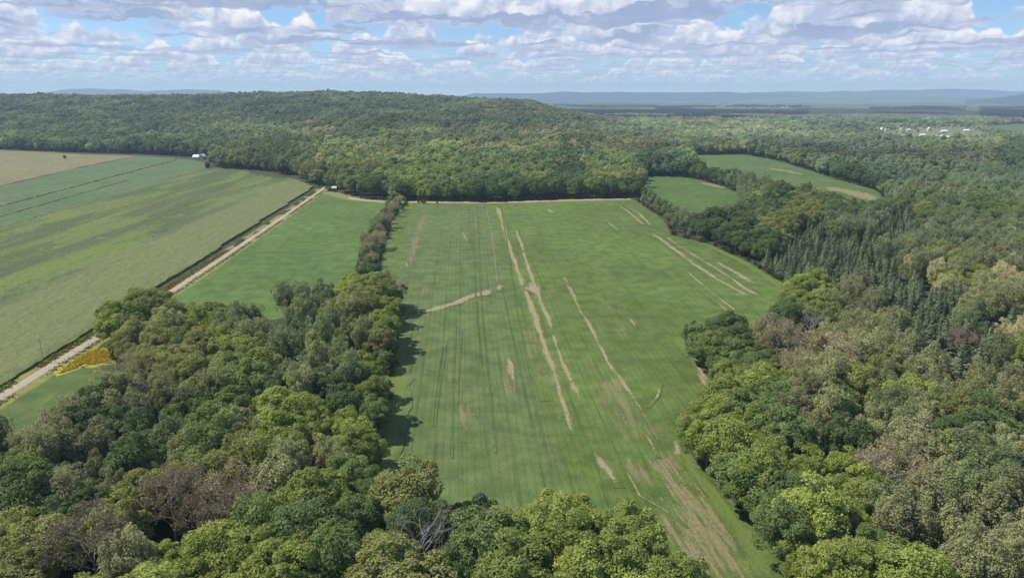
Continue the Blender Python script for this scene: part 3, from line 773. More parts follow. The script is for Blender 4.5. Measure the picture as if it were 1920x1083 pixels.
# ------------------------------------------------------------------ corn field as a raised mass
def corn():
    P = POLY['CORN']
    d = (ROAD[7] - ROAD[3]); d = d / np.linalg.norm(d); nn = np.array([-d[1], d[0]])   # nn points left of the road
    o0 = ROAD[5]
    def build(u0, u1, du, v0, v1, dv):
        us = np.arange(u0, u1, du); vs = np.arange(v0, v1, dv)
        U, Vv = np.meshgrid(us, vs, indexing='ij')
        return us, vs, U, Vv
    lp = (P - o0) @ np.stack([d, nn], 1)
    us, vs, U, Vv = build(lp[:, 0].min(), lp[:, 0].max(), 2.6, 6.2, lp[:, 1].max(), 2.4)
    X = o0[0] + U * d[0] + Vv * nn[0]; Y = o0[1] + U * d[1] + Vv * nn[1]
    cx = (X[:-1, :-1] + X[1:, 1:]) / 2; cy_ = (Y[:-1, :-1] + Y[1:, 1:]) / 2
    ok = inpoly(cx, cy_, P) & (np.abs(cx) < cy_ * .85 + 60)
    H = 1.65 + .5 * (vnoise(X, Y, 4) - .5) + .5 * (vnoise(X, Y, 60) - .5) + .30 * (rng.random(X.shape) - .5)
    H = H * (.45 + .55 * sstep(0, 7, Vv - 6.2))
    J = rng.random(X.shape + (2,)) * .8
    X = X + (J[..., 0] - .4) * nn[0]; Y = Y + (J[..., 0] - .4) * nn[1]
    V = np.stack([X, Y, H], -1).reshape(-1, 3); nv = len(vs)
    ii, jj = np.nonzero(ok)
    idx = ii * nv + jj
    Fq = np.stack([idx, idx + 1, idx + nv + 1, idx + nv], 1)
    # side walls where a cell meets none
    pad = np.pad(ok, 1); Fs = []
    base = len(V); Vb = V.copy(); Vb[:, 2] = 0.0
    for di, dj, a, b in ((-1, 0, 0, 1), (1, 0, nv + 1, nv), (0, -1, nv, 0), (0, 1, 1, nv + 1)):
        nb = pad[1 + di:pad.shape[0] - 1 + di, 1 + dj:pad.shape[1] - 1 + dj]
        e = idx[~nb[ii, jj]]
        Fs.append(np.stack([e + a, e + b, e + b + base, e + a + base], 1))
    Fa = np.concatenate([Fq] + Fs)
    V = np.concatenate([V, Vb])
    used = np.unique(Fa); remap = np.zeros(len(V), int); remap[used] = np.arange(len(used))
    m, T = mat('standing corn'); q, Pp = rowcoord(T, math.atan2(d[1], d[0]))
    sep = T.n('ShaderNodeSeparateXYZ', ins={0: q})
    roadv = float(-o0[0] * d[1] + o0[1] * d[0])
    dist = T.m('SUBTRACT', sep.outputs[1], roadv)
    streak = T.noise(T.vm('MULTIPLY', q, (.006, .05, 1)), 1.0, 4, .55, .3)
    st2 = T.noise(T.vm('MULTIPLY', q, (.05, .5, 1)), 1.0, 3, .6)
    broad = T.noise(Pp, .01, 3); fine = T.noise(Pp, .8, 3, .75)
    c = T.mix(T.mr(streak, .44, .60), (.070, .094, .033), (.115, .158, .036))
    c = T.mix(T.mr(broad, .5, .68, 0, .55), c, (.098, .105, .052))
    # the strip of rows nearest the road has tasselled out paler
    near = T.mr(T.m('ADD', dist, T.mr(broad, 0, 1, -24, 24, smooth=False)), 62, 78, 1, 0)
    c = T.mix(T.m('MULTIPLY', near, .8), c, T.mix(T.mr(st2, .4, .6), (.130, .152, .056), (.155, .17, .07)))
    c = T.mix(T.mr(fine, .52, .68, 0, .6), c, (.055, .075, .03))
    c = T.mix(T.mr(fine, .42, .28, 0, .55), c, (.27, .27, .16))
    # leaves low on the stalks are greener than the tassels
    gz = T.mr(sep.outputs[2], .0, 1.5, .8, 0)
    c = T.mix(gz, c, (.075, .12, .04))
    principled(T, c, .85, bump(T, fine, .8, .5), .2)
    o = obj('corn_crop', mesh('corn_crop', V[used], remap[Fa], m)); o['kind'] = 'stuff'
    o['label'] = 'tall standing corn left of the gravel road'
corn()

# dark line of uncut growth across the blue-green field
def low_strip(name, A, B, w, h, m, label):
    mb = MB(); a = np.array(g(*A)[:2]); b = np.array(g(*B)[:2]); L = np.hypot(*(b - a)); n = int(L / 5); V = []; Fl = []
    d = (b - a) / L; nn = np.array([-d[1], d[0]])
    for i in range(n + 1):
        c = a + (b - a) * i / n; hh = h * (.6 + .8 * rng.random()); ww = w * (.6 + .8 * rng.random())
        V += [(*(c - nn * ww), .05), (*(c - nn * ww * .5), hh), (*(c + nn * ww * .5), hh * .9), (*(c + nn * ww), .05)]
    for i in range(n):
        for k in range(3): Fl.append((i * 4 + k, i * 4 + k + 1, i * 4 + k + 5, i * 4 + k + 4))
    o = obj(name, mesh(name, V, Fl, m)); o['kind'] = 'stuff'; o['label'] = label
M_WEED = simple('dry weeds', (.15, .12, .07), .95, .3, .5)
low_strip('weed_strip', (-200, 440), (330, 300), 1.6, .9, M_WEED, 'brown weedy line crossing the blue-green field')
low_strip('weed_strip', (-100, 435), (240, 338), .8, .5, simple('low weeds', (.07, .10, .05), .95, .3, .5), 'faint darker line in the blue-green field')

# verge flowers and weeds: loose tufts
def tufts(name, pts, size, m, label):
    """pts (n,3); each tuft is three crossed leafy blades"""
    n = len(pts); P = np.repeat(pts, 5, 0) + rng.normal(size=(5 * n, 3)) * size * .4
    P[:, 2] = np.abs(P[:, 2] - pts[0, 2]) + .15
    V, Fc = cards(P, unit(rng.normal(size=P.shape) + np.array([0, 0, 1.0])), size)
    o = obj(name, mesh(name, V, Fc, m)); o['kind'] = 'stuff'; o['label'] = label
def tuft_mat(name, a, b):
    m, T = mat(name); geo = T.n('ShaderNodeNewGeometry')
    principled(T, T.mix(geo.outputs['Random Per Island'], a, b), .9, spec=.1); return m
def along(u0, u1, n):
    i = rng.integers(2, len(RC) - 2, n); off = u0 + (u1 - u0) * rng.random(n)
    q = RC[i] + RN[i] * off[:, None] + rng.normal(size=(n, 2)) * .9
    keep = vnoise(q[:, 0], q[:, 1], 14) > .38
    return np.c_[q, np.full(n, .2)][keep]
sgn = 1 if (RN[10] @ np.array([-1, 0])) > 0 else -1
tufts('weeds', along(3.2 * sgn, 6.0 * sgn, 8000), .42, tuft_mat('verge weeds', (.13, .17, .045), (.26, .25, .07)), 'green and yellow weeds between the corn and the gravel road')
tufts('goldenrod_flowers', along(2.9 * sgn, 5.6 * sgn, 4500), .42, tuft_mat('goldenrod flowers', (.38, .30, .03), (.24, .22, .04)), 'goldenrod flowers lining the gravel road')
tufts('weeds', along(-2.7 * sgn, -4.2 * sgn, 3500), .32, tuft_mat('verge grass', (.12, .13, .05), (.20, .18, .09)), 'low weeds on the right side of the gravel road')
x0, y0 = gp.min(0); x1, y1 = gp.max(0)
q = np.c_[rng.uniform(x0, x1, 9000), rng.uniform(y0, y1, 9000)]; q = q[inpoly(q[:, 0], q[:, 1], gp)]
tufts('goldenrod_flowers', np.c_[q, np.full(len(q), .2)], .38, tuft_mat('golden flowers', (.62, .44, .03), (.42, .36, .05)), 'orange-yellow flower patch beside the gravel road')

# ------------------------------------------------------------------ where trees stand
PAL = {  # kind weights, colour, spread
 'Y': ('broad', (.130, .166, .036), (.102, .138, .034)),
 'G': ('broad', (.066, .104, .036), (.082, .120, .040)),
 'D': ('broad', (.045, .075, .030), (.060, .095, .035)),
 'O': ('broad', (.105, .130, .042), (.120, .135, .050)),
 'W': ('aspen', (.150, .168, .094), (.130, .150, .085)),
 'B': ('aspen', (.132, .142, .090), (.114, .128, .078)),
 'P': ('sparse', (.170, .160, .122), (.155, .150, .108)),
 'S': ('spruce', (.052, .076, .044), (.062, .086, .048)),
 'N': ('pine', (.080, .105, .058), (.090, .112, .062)),
 'T': ('aspen', (.105, .135, .075), (.090, .122, .066)),   # grey-green poplar
 'L': ('aspen', (.24, .24, .16), (.21, .22, .14)),          # very pale
}
ANCH = """230 620 O|210 600 Y|300 590 O|260 590 O|390 600 Y|340 600 O|470 590 T|440 610 T|550 640 T|600 600 T|640 650 T|590 570 T|700 640 O|735 590 Y|680 560 O|560 700 T|
510 640 T|430 650 Y|470 720 G|520 690 B|620 730 D|660 700 T|720 740 Y|700 760 G|730 650 D|540 790 Y|640 810 Y|690 830 Y|590 850 Y|520 830 Y|480 820 W|250 700 B|210 740 B|240 670 O|300 660 O|350 720 B|
400 740 D|300 760 G|370 770 G|340 690 O|360 640 O|100 800 B|50 850 B|150 830 B|150 880 B|20 800 B|140 750 G|200 800 D|260 800 D|200 850 D|40 940 D|60 1010 O|20 900 G|190 900 B|230 950 P|180 1000 O|210 930 B|310 930 B|370 900 O|430 970 P|160 1040 P|250 690 P|620 870 W|580 860 W|1540 680 P|1460 670 P|1720 860 B|1680 880 P|1880 780 W|170 960 D|120 900 D|
300 890 O|340 900 P|420 940 P|540 870 O|500 900 W|600 880 W|450 860 O|400 850 G|260 840 D|300 840 T|300 1000 W|260 1000 G|240 950 W|380 1030 Y|470 1030 Y|340 1060 Y|440 990 G|520 1000 Y|130 1060 O|200 1040 B|60 1070 O|
620 950 Y|560 960 D|640 1000 G|700 960 G|680 900 G|760 910 O|800 900 G|830 910 G|900 920 G|860 960 D|820 950 D|980 960 Y|960 990 Y|1000 1030 Y|1020 980 Y|1080 1000 Y|1130 1000 Y|1200 1000 Y|1240 1040 Y|900 1050 G|930 1010 G|760 1060 O|700 1030 Y|850 1050 D|
1310 630 G|1350 650 G|1400 680 G|1390 620 D|1330 600 G|1300 600 T|1450 650 P|1500 650 B|1520 680 P|1430 640 B|1480 600 D|1540 560 Y|1520 575 Y|1570 590 W|1600 570 B|1650 600 W|1590 540 B|1720 600 S|1760 640 S|1680 560 S|1800 680 S|
1700 560 S|1740 620 S|1780 600 S|1820 650 S|1620 480 S|1550 480 S|1510 470 S|1580 500 S|1650 500 S|1480 450 S|1420 440 D|1450 420 O|1745 512 L|1820 510 Y|1885 520 L|1855 555 W|1790 530 S|1700 530 S|1780 480 B|1830 480 B|1740 560 S|1840 600 T|1880 600 S|1700 480 B|1780 440 B|1850 450 B|
1900 480 B|1650 440 S|1540 440 S|1500 430 S|1600 450 S|1560 520 S|1620 520 S|1700 520 S|1760 570 S|1840 640 S|1850 690 S|1600 420 B|1700 410 S|1350 430 D|1300 430 D|1270 410 B|1230 385 T|1250 395 T|1590 380 D|1560 370 D|1500 390 O|1450 385 D|1400 370 T|1350 360 G|1300 340 D|1380 355 T|
1600 650 W|1650 680 B|1700 740 W|1600 720 O|1560 700 W|1520 740 B|1580 760 G|1610 790 D|1400 720 Y|1360 760 Y|1390 800 Y|1440 720 Y|1470 790 B|1500 760 W|1530 780 B|1430 770 G|1430 830 Y|1330 810 Y|1280 800 Y|1300 820 Y|1350 860 Y|1420 900 G|1480 870 Y|1550 870 Y|1600 930 Y|
1500 950 Y|1460 960 G|1560 1000 Y|1640 1020 Y|1700 1040 Y|1590 1050 Y|1520 900 Y|1570 900 Y|1650 860 B|1700 900 B|1640 830 W|1760 800 O|1800 800 O|1720 850 B|1780 830 W|1850 880 T|1780 960 W|1740 980 W|1850 960 W|1820 1030 W|1900 1040 W|1900 900 B|1880 820 W|1880 740 B|
1820 740 W|1740 760 T|1680 770 T|1900 640 L|1740 700 W|1800 850 T|1830 780 D|1860 660 T|1690 940 T|1760 900 T|
740 385 T|720 420 B|690 450 B|700 440 T|680 490 D|690 470 B|670 540 Y|710 540 O|655 520 P|640 550 O|735 400 B|
60 270 G|160 270 G|260 275 D|330 270 D|420 290 G|470 300 G|520 310 G|570 325 O|600 310 O|630 330 G|660 335 G|700 345 D|760 345 G|800 335 Y|830 350 G|880 340 G|920 350 D|960 345 D|1000 350 D|1040 350 D|1070 330 D|1090 345 G|1130 325 Y|1160 330 Y|1120 350 G|1170 350 D|1000 320 O|900 320 O|820 315 Y|740 320 Y|640 300 Y|
720 290 O|550 280 G|480 270 G|1200 300 D|1250 305 D|1230 320 D|1180 280 O|1300 280 G|1350 275 O|1330 262 O|1420 265 D|1450 258 D|1480 270 N|1520 270 N|1560 272 N|1600 280 N|1620 290 N|1400 300 O|1480 300 O|1530 320 T|1580 325 D|1620 335 D|1680 350 B|1720 340 B|1660 310 N|1700 330 N|1760 340 N|1750 380 G|1800 360 B|1850 380 G|1900 350 B|
1700 290 N|1800 300 N|1860 320 B|1500 250 N|1600 260 N|1560 250 N|1740 275 G|1830 280 O|1900 290 D"""
AN = []
for t in ANCH.replace('\n', '').split('|'):
    t = t.split()
    if t: AN.append((float(t[0]), float(t[1]), t[2]))
AXY = np.array([(a, b) for a, b, _ in AN]); AK = np.array([c for *_, c in AN])

TREE_GAIN = 2.05
def scatter(y0, y1, sp, seed):
    r = np.random.default_rng(seed)
    ys = np.arange(y0, y1, sp * .87); out = []
    for k, y in enumerate(ys):
        hw = .82 * y + 55; xs = np.arange(-hw, hw, sp) + (k % 2) * sp / 2
        out.append(np.c_[xs, np.full(len(xs), y)])
    P = np.concatenate(out); P += (r.random(P.shape) - .5) * sp * .85
    return P
P = np.concatenate([scatter(72, 650, 7.2, 1), scatter(650, 1500, 10.2, 2), scatter(1500, 2950, 12.0, 3)])
X, Y = P.T
free = np.ones(len(P), bool)
for k in POLY:
    if k in ('V',): 
        free &= ~(inpoly(X, Y, POLY[k]) & (rng.random(len(X)) > .06))
    else: free &= ~inpoly(X, Y, POLY[k])
free &= distline(X, Y, ROAD) > 6.5
free &= distline(X, Y, TRACKL) > 9.5
SHED = g(627, 357)[:2]; free &= ~((np.abs(X - SHED[0]) < 9) & (Y < SHED[1] + 7) & (Y > SHED[1] - 16))
# trees keep their crowns back from field rims on the near side (crowns lean out over the rim by a few metres)
for k in ('C', 'S', 'S2', 'CORN'):
    Q = np.vstack([POLY[k], POLY[k][:1]]); free &= distline(X, Y, Q) > 2.0
# gaps: small clearings in the woods
gap = vnoise(X, Y, 24) < np.where(Y < 500, .09, .08)
free &= ~gap
X, Y = X[free], Y[free]; Z = tz(X, Y)
# hidden behind the ridge
behind = (Y > 2820) & (X < 0)
X, Y, Z = X[~behind], Y[~behind], Z[~behind]
N = len(X)
hh = np.full(N, 1.0)
_r = rng.random(N)
scale = np.where(_r < .3, .62 + .3 * rng.random(N), .95 + .48 * rng.random(N))
scale *= np.where(Y > 650, 1.12, 1.0)
scale = np.where((Y > 650) & (scale < .85), .95, scale)
pcx0, _ = proj(np.c_[X, Y, Z])
# the hedgerow and road-end trees stay lower
HEDGE = np.array([g(*p)[:2] for p in [(690,560),(684,515),(700,470),(718,430),(738,396),(750,380)]])
dh = distline(X, Y, HEDGE); inh = dh < 14
lowv = (pcx0 > 1600) & (pcx0 < 2050) & (Y > 1650) & (Y < 2420)
scale = np.where(lowv, scale * .55, scale)
scale = np.where(inh, scale * .60, scale)
rim = distline(X, Y, np.array([g(*p)[:2] for p in [(745,605),(745,665),(735,745),(722,810),(700,880),(684,935)]])) < 13
scale = np.where(rim, scale * .80, scale)
HR = np.array([g(*p)[:2] for p in [(1200,378),(1235,404),(1262,436),(1320,446),(1400,440)]])
scale = np.where(distline(X, Y, HR) < 24, scale * .66, scale)
pcx, pcy = proj(np.c_[X, Y, Z + 10 * scale])
# palette by nearest anchor, with some neighbours mixed in
jx = pcx + rng.normal(size=N) * 13 ; jy = pcy + rng.normal(size=N) * 9 * np.clip((pcy - 200) / 300, .2, 1)
key = np.empty(N, '<U1')
for s in range(0, N, 20000):
    e = min(N, s + 20000)
    dd = (jx[s:e, None] - AXY[None, :, 0]) ** 2 + (1.5 * (jy[s:e, None] - AXY[None, :, 1])) ** 2
    key[s:e] = AK[np.argmin(dd, 1)]
# the hillside and the far plain: patchy mixed wood
r1 = rng.random(N); nz = vnoise(X, Y, 120); nz2 = vnoise(X + 500, Y, 45)
hillk = np.where(nz2 + .5 * (r1 - .5) > .72, 'O', np.where(nz + .6 * (r1 - .5) > .66, 'D', np.where(r1 > .88, 'Y', 'G')))
far_ = (pcy < 262) | ((Y > 900) & (pcx < 1200) & (rng.random(N) < .5))
key = np.where(far_, hillk, key)
vall = (pcx > 1150) & (Y > 1150)
vk = np.where(nz2 > .6, 'T', np.where(nz > .62, 'N', np.where(r1 > .7, 'O', 'G')))
key = np.where(vall & (pcy < 262), vk, key)
key = np.where((Y > 2000) & (Y < 2800) & (X < 100) & (rng.random(N) < np.where(Y > 2550, .22, .05)), 'S', key)
rep = rng.random(N)
key = np.where((Y < 420) & np.isin(key, ['B', 'T', 'O', 'D']) & (rng.random(N) < .14), 'W', key)
key = np.where(inh & (rep < .75), rng.choice(np.array(list('BPTPWG')), N), key)
key = np.where((key == 'Y') & (X > 0) & (Y > 420) & (rng.random(N) < .75), 'O', key)
rep = rng.random(N)
key = np.where((rep < .06) & ~inh & (Y < 800) & (key != 'S'), rng.choice(np.array(list('GODBY')), N), key)
tint = np.zeros((N, 3)); kind = np.empty(N, '<U12')
tt = rng.random(N)
for k, (kd, a, b) in PAL.items():
    m_ = key == k
    tint[m_] = (np.array(a) * (1 - tt[m_, None]) + np.array(b) * tt[m_, None]) * np.array((1.12, 1.04, .84))
    kind[m_] = kd
tint *= (TREE_GAIN * (.82 + .36 * rng.random(N)))[:, None]
# large soft drifts of colour through the hillside canopy
stand = np.clip((Y - 650) / 300, 0, 1)
tint *= (1 + stand * (.75 * (vnoise(X + 31, Y * .8, 62) - .5) + .35 * (vnoise(X, Y + 77, 190) - .5)))[:, None]
scale *= 1 + stand * .42 * (vnoise(X + 9, Y, 38) - .5)
hillm = Y > 700
drift = vnoise(X + 200, Y, 230)
warmth = np.where(hillm, (drift - .55) * .35, 0)
tint[:, 0] *= 1 + warmth; tint[:, 2] *= 1 - warmth * .3
farm = (Y > 900) & ~inh
mb_ = (key == 'B') & (Y > 400)
tint[mb_] = tint[mb_] * np.array([.90, 1.06, 1.08])
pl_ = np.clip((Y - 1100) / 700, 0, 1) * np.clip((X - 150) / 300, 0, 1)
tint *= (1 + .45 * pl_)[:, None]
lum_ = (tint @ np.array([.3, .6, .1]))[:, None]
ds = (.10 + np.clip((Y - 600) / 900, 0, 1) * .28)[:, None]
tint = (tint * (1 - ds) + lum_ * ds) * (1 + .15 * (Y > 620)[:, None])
kind = np.where(farm & np.isin(kind, ['broad', 'aspen', 'sparse']), 'broad_far', kind)
kind = np.where(farm & (kind == 'spruce'), 'spruce_far', kind)
scale = np.where((kind == 'broad_far') & np.isin(key, ['W', 'B', 'T', 'P', 'L']), scale * .85, scale)
scale = np.where(kind == 'pine', scale * 1.05, scale)

zsc = np.where(Y < 900, .86, .95)
# ------------------------------------------------------------------ individual trees
px, py = proj(np.c_[X, Y, Z + 9])
vis = (px > -20) & (px < 1940) & (py > 150) & (py < 1120)
dist = np.hypot(X, Y)
size_seen = np.where(vis, scale / np.maximum(dist, 1), -1)
NEED = {'broad': 270, 'aspen': 200, 'spruce': 110, 'sparse': 30, 'pine': 0, 'broad_far': 12, 'spruce_far': 4}
single = np.zeros(N, bool)
for k, nmax in NEED.items():
    idx = np.nonzero((kind == k) & vis)[0]
    idx = idx[np.argsort(-size_seen[idx])][:nmax]; single[idx] = True
# a few pines too
idx = np.nonzero((kind == 'pine') & vis)[0]; idx = idx[np.argsort(-size_seen[idx])][:20]; single[idx] = True
# special trees placed by hand: (px, py of the foot, kind, scale, tint, name, label)
SPECIAL = [
 (792,1120,'dead',1.15,None,'leafless grey dead tree among green crowns at the bottom edge'),
 (378,842,'broad',.72,(.17,.075,.035),'small rust-red tree between dark green trees in the left woods'),
 (528,868,'broad',.68,(.30,.28,.03),'small bright yellow bush among the yellow-green trees'),
 (330,1030,'sparse',1.15,(.24,.19,.15),'pinkish thinning tree with a pale forked trunk, lower left woods'),
 (430,1050,'sparse',1.15,(.22,.18,.13),'brownish thinning tree with a straight pale trunk in the lower left woods'),
 (190,1120,'sparse',1.2,(.19,.16,.12),'leaning thin tree with pale branches near the bottom left corner'),
 (1798,680,'sparse',.8,(.30,.22,.19),'pinkish grey bare-topped tree beside the spruces at the right'),
 (1397,366,'dead',.95,None,'tall white dead trunk between the two right fields'),
 (1518,650,'dead',.9,None,'small pale dead tree in the middle of the right woods'),
 (758,590,'broad',.26,(.26,.30,.06),'lime green bush at the left end of the washed-out gully'),
 (122,299,'broad_far',.42,(.07,.10,.035),'lone round bush standing in the tan field'),
 (390,318,'broad_far',.62,(.10,.08,.05),'brownish rounded tree beside the white farmhouse'),
 (905,1050,'broad',1.0,(.045,.08,.035),'dark bluish-green tree right of the dead grey tree'),
]
COLN = {'Y': 'yellow-green', 'G': 'mid green', 'D': 'dark green', 'O': 'olive green', 'W': 'pale grey-green', 'B': 'brownish grey', 'P': 'pinkish brown', 'S': 'dark green', 'N': 'dull green', 'T': 'grey-green', 'L': 'silvery pale'}
KN = {'broad': ('broadleaf_tree', 'broadleaf tree'), 'aspen': ('poplar_tree', 'poplar'), 'spruce': ('spruce_tree', 'spruce'), 'sparse': ('sparse_tree', 'thin-leaved tree'),
      'pine': ('pine_tree', 'pine'), 'broad_far': ('broadleaf_tree', 'broadleaf tree'), 'spruce_far': ('spruce_tree', 'spruce'), 'dead': ('dead_tree', 'dead tree')}
def place_tree(kd, v, loc, rz, s, tn):
    cm, tm = PROTO[kd][v % len(PROTO[kd])]
    e = empty(KN[kd][0], loc, rz, s)
    if cm is not None:
        c = bpy.data.objects.new('crown', cm); col.objects.link(c); c.parent = e; c['tint'] = [float(x) for x in tn]
    t = bpy.data.objects.new('trunk', tm); col.objects.link(t); t.parent = e
    return e
SRC = {}
for x_, y_, kd, s, tn, lb in SPECIAL:
    p = g(x_, y_); v = random.randrange(8)
    e = place_tree(kd, v, (p[0], p[1], 0), random.random() * 6.28, s, tn or (.1, .1, .1))
    tag(e, lb, 'bush' if ' bush' in lb else 'tree')
    near_ = (np.hypot(X - p[0], (Y - p[1]) * np.where(Y < p[1], .6, 1)) < (4.6 * s + 2))
    single[near_] = False; scale[near_] = 0
ok = scale > 0
sel = np.nonzero(single & ok)[0]
def region(x, y):
    """a place one can find, from where the crown shows in the photograph"""
    if y < 560 and 630 < x < 770: return 'in the hedgerow'
    if x < 790:
        if y < 640: return 'along the top edge of the left woods'
        if y < 720: return 'in the upper left woods' if x < 480 else 'high in the left woods near the field'
        if y < 800: return 'in the middle of the left woods' if x > 400 else 'beside the small grassy field'
        if y < 880: return 'in the lower left woods' if x < 430 else 'low in the left woods near the field'
        if y < 960: return 'in the bottom left woods' if x < 430 else 'in the bottom woods below the field'
        return 'at the bottom left edge' if x < 430 else 'at the bottom left of the dead tree'
    if x < 1300 and y > 860: return 'in the row closing the field' if y < 1000 else 'at the bottom edge under the field'
    if y < 420: return 'in the far woods'
    if y < 500: return 'high in the right woods' if x < 1600 else 'high at the right frame edge'
    if y < 580: return 'right of the field tip' if x < 1650 else 'near the silvery trees at the right'
    if y < 660: return 'below the field tip' if x < 1560 else 'in the right woods among the spruces'
    if y < 740: return 'beside the field bulge, right woods' if x < 1560 else 'in the middle of the right woods'
    if y < 820: return 'low right beside the field' if x < 1560 else 'low right away from the field'
    if y < 900: return 'right of the lime grass strip' if x < 1560 else 'low at the right frame edge'
    if y < 990: return 'bottom right by the grass strip' if x < 1600 else 'bottom right by the frame edge'
    return 'at the bottom right edge'
ORD = ['', 'first', 'second', 'third', 'fourth', 'fifth', 'sixth', 'seventh', 'eighth', 'ninth', 'tenth', 'eleventh', 'twelfth', 'thirteenth', 'fourteenth', 'fifteenth', 'sixteenth', 'seventeenth', 'eighteenth', 'nineteenth', 'twentieth']
buckets = {}
for i in sel:
    buckets.setdefault((KN[kind[i]][1], COLN[key[i]], region(pcx[i], pcy[i])), []).append(i)
LB = {}
for (kn, cn, rg), ids in buckets.items():
    ids = sorted(ids, key=lambda i: pcx[i])
    # split crowded buckets by size
    if len(ids) > 6:
        big = [i for i in ids if scale[i] > np.median(scale[ids])]; small = [i for i in ids if i not in set(big)]
        sets = [('tall', big), ('lower', small)]
    else: sets = [('', ids)]
    for sz, st in sets:
        n = len(st)
        for r_, i in enumerate(st):
            k = (sz + ' ' + cn).strip()
            if n == 1: LB[i] = f'{k} {kn} {rg}'
            elif n == 2: LB[i] = f'{"left" if r_ == 0 else "right"} of two {k} {kn}s {rg}'.replace('spruces', 'spruces')
            else:
                q = 'leftmost' if r_ == 0 else 'rightmost' if r_ == n - 1 else ORD[min(r_ + 1, 20)] + ' from left'
                LB[i] = f'{q} of {k} {kn}s {rg}'
for i in LB:
    if len(LB[i].split()) > 16: LB[i] = LB[i].replace(' of the dead tree', '').replace(' the field bulge,', '').replace(' near the field', '').replace('the silvery trees at ', '')
    if len(LB[i].split()) > 16: LB[i] = LB[i].replace(' in the right woods', ' at right').replace('in the ', 'in ').replace('of the ', 'of ')
for i in sel:
    kd = kind[i]; v = int(rng.integers(0, 64))
    s = scale[i]; sx = s * (.88 + .24 * rng.random())
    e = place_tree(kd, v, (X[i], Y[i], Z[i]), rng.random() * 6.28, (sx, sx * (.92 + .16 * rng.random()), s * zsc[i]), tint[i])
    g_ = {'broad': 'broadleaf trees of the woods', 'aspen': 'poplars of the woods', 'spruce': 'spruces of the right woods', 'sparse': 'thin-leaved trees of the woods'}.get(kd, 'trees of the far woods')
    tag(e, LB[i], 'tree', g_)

# ------------------------------------------------------------------ the rest of the woods as instances
rest = np.nonzero(~single & ok)[0]
ORDER = ['broad', 'aspen', 'sparse', 'spruce', 'pine', 'broad_far', 'spruce_far']
# source geometry: the crown and trunk of one standing tree for each shape
src_objs = []; offs = {}
byc = {}
for o in bpy.data.objects:
    if o.type == 'MESH' and o.parent and o.name.startswith(('crown', 'trunk')): byc.setdefault(o.data.name, o)
for kd in ORDER:
    offs[kd] = len(src_objs)
    for cm, tm in PROTO[kd]:
        if cm.name not in byc:
            # make sure a tree of this shape stands somewhere in the woods
            j = [i for i in rest if kind[i] == kd and scale[i] > 0 and vis[i]]
            i = j[len(j) // 2]; e = place_tree(kd, PROTO[kd].index((cm, tm)), (X[i], Y[i], Z[i]), 1.0, scale[i], tint[i])
            tag(e, f'{COLN[key[i]]} {KN[kd][1]} {region(pcx[i], pcy[i])}, one of the farthest', 'tree', 'trees of the far woods'); scale[i] = 0
            for c in e.children: byc.setdefault(c.data.name, c)
        src_objs.append((byc[cm.name], byc[tm.name]))
rest = np.array([i for i in rest if scale[i] > 0])

def gn_scatter(name, pts, pick, rot, scl, tnt, sources, label):
    me = bpy.data.meshes.new(name); me.vertices.add(len(pts)); me.vertices.foreach_set('co', np.asarray(pts, np.float32).ravel())
    for nm, ty, arr, f_ in (('pick', 'INT', pick, 'value'), ('rot', 'FLOAT_VECTOR', rot, 'vector'), ('scl', 'FLOAT_VECTOR', scl, 'vector'), ('tint', 'FLOAT_VECTOR', tnt, 'vector')):
        a = me.attributes.new(nm, ty, 'POINT'); a.data.foreach_set(f_, np.asarray(arr, np.int32 if ty == 'INT' else np.float32).ravel())
    me.update()
    o = obj(name, me); o['kind'] = 'stuff'; o['label'] = label
    ng = bpy.data.node_groups.new(name, 'GeometryNodeTree')
    ng.interface.new_socket('Geometry', in_out='INPUT', socket_type='NodeSocketGeometry')
    ng.interface.new_socket('Geometry', in_out='OUTPUT', socket_type='NodeSocketGeometry')
    nd = ng.nodes; lk = ng.links.new
    gi = nd.new('NodeGroupInput'); go = nd.new('NodeGroupOutput')
    ip = nd.new('GeometryNodeInstanceOnPoints'); lk(gi.outputs[0], ip.inputs['Points'])
    jj = nd.new('GeometryNodeJoinGeometry')
    insts = []
    for grp in sources:
        parts = []
        for s in grp:
            oi = nd.new('GeometryNodeObjectInfo'); oi.inputs['Object'].default_value = s; oi.inputs['As Instance'].default_value = False
            oi.transform_space = 'ORIGINAL'; parts.append(oi.outputs['Geometry'])
        if len(parts) > 1:
            j2 = nd.new('GeometryNodeJoinGeometry')
            for q_ in reversed(parts): lk(q_, j2.inputs[0])
            srcg = j2.outputs[0]
        else: srcg = parts[0]
        g2 = nd.new('GeometryNodeGeometryToInstance'); lk(srcg, g2.inputs[0]); insts.append(g2.outputs[0])
    for q_ in reversed(insts): lk(q_, jj.inputs[0])     # links into a join are read last first
    lk(jj.outputs[0], ip.inputs['Instance'])
    ip.inputs['Pick Instance'].default_value = True
    def na(n_, ty):
        a = nd.new('GeometryNodeInputNamedAttribute'); a.data_type = ty; a.inputs[0].default_value = n_; return a.outputs[0]
    lk(na('pick', 'INT'), ip.inputs['Instance Index'])
    e2r = nd.new('FunctionNodeEulerToRotation'); lk(na('rot', 'FLOAT_VECTOR'), e2r.inputs[0]); lk(e2r.outputs[0], ip.inputs['Rotation'])
    lk(na('scl', 'FLOAT_VECTOR'), ip.inputs['Scale'])
    lk(ip.outputs[0], go.inputs[0])
    md = o.modifiers.new('scatter', 'NODES'); md.node_group = ng
    return o
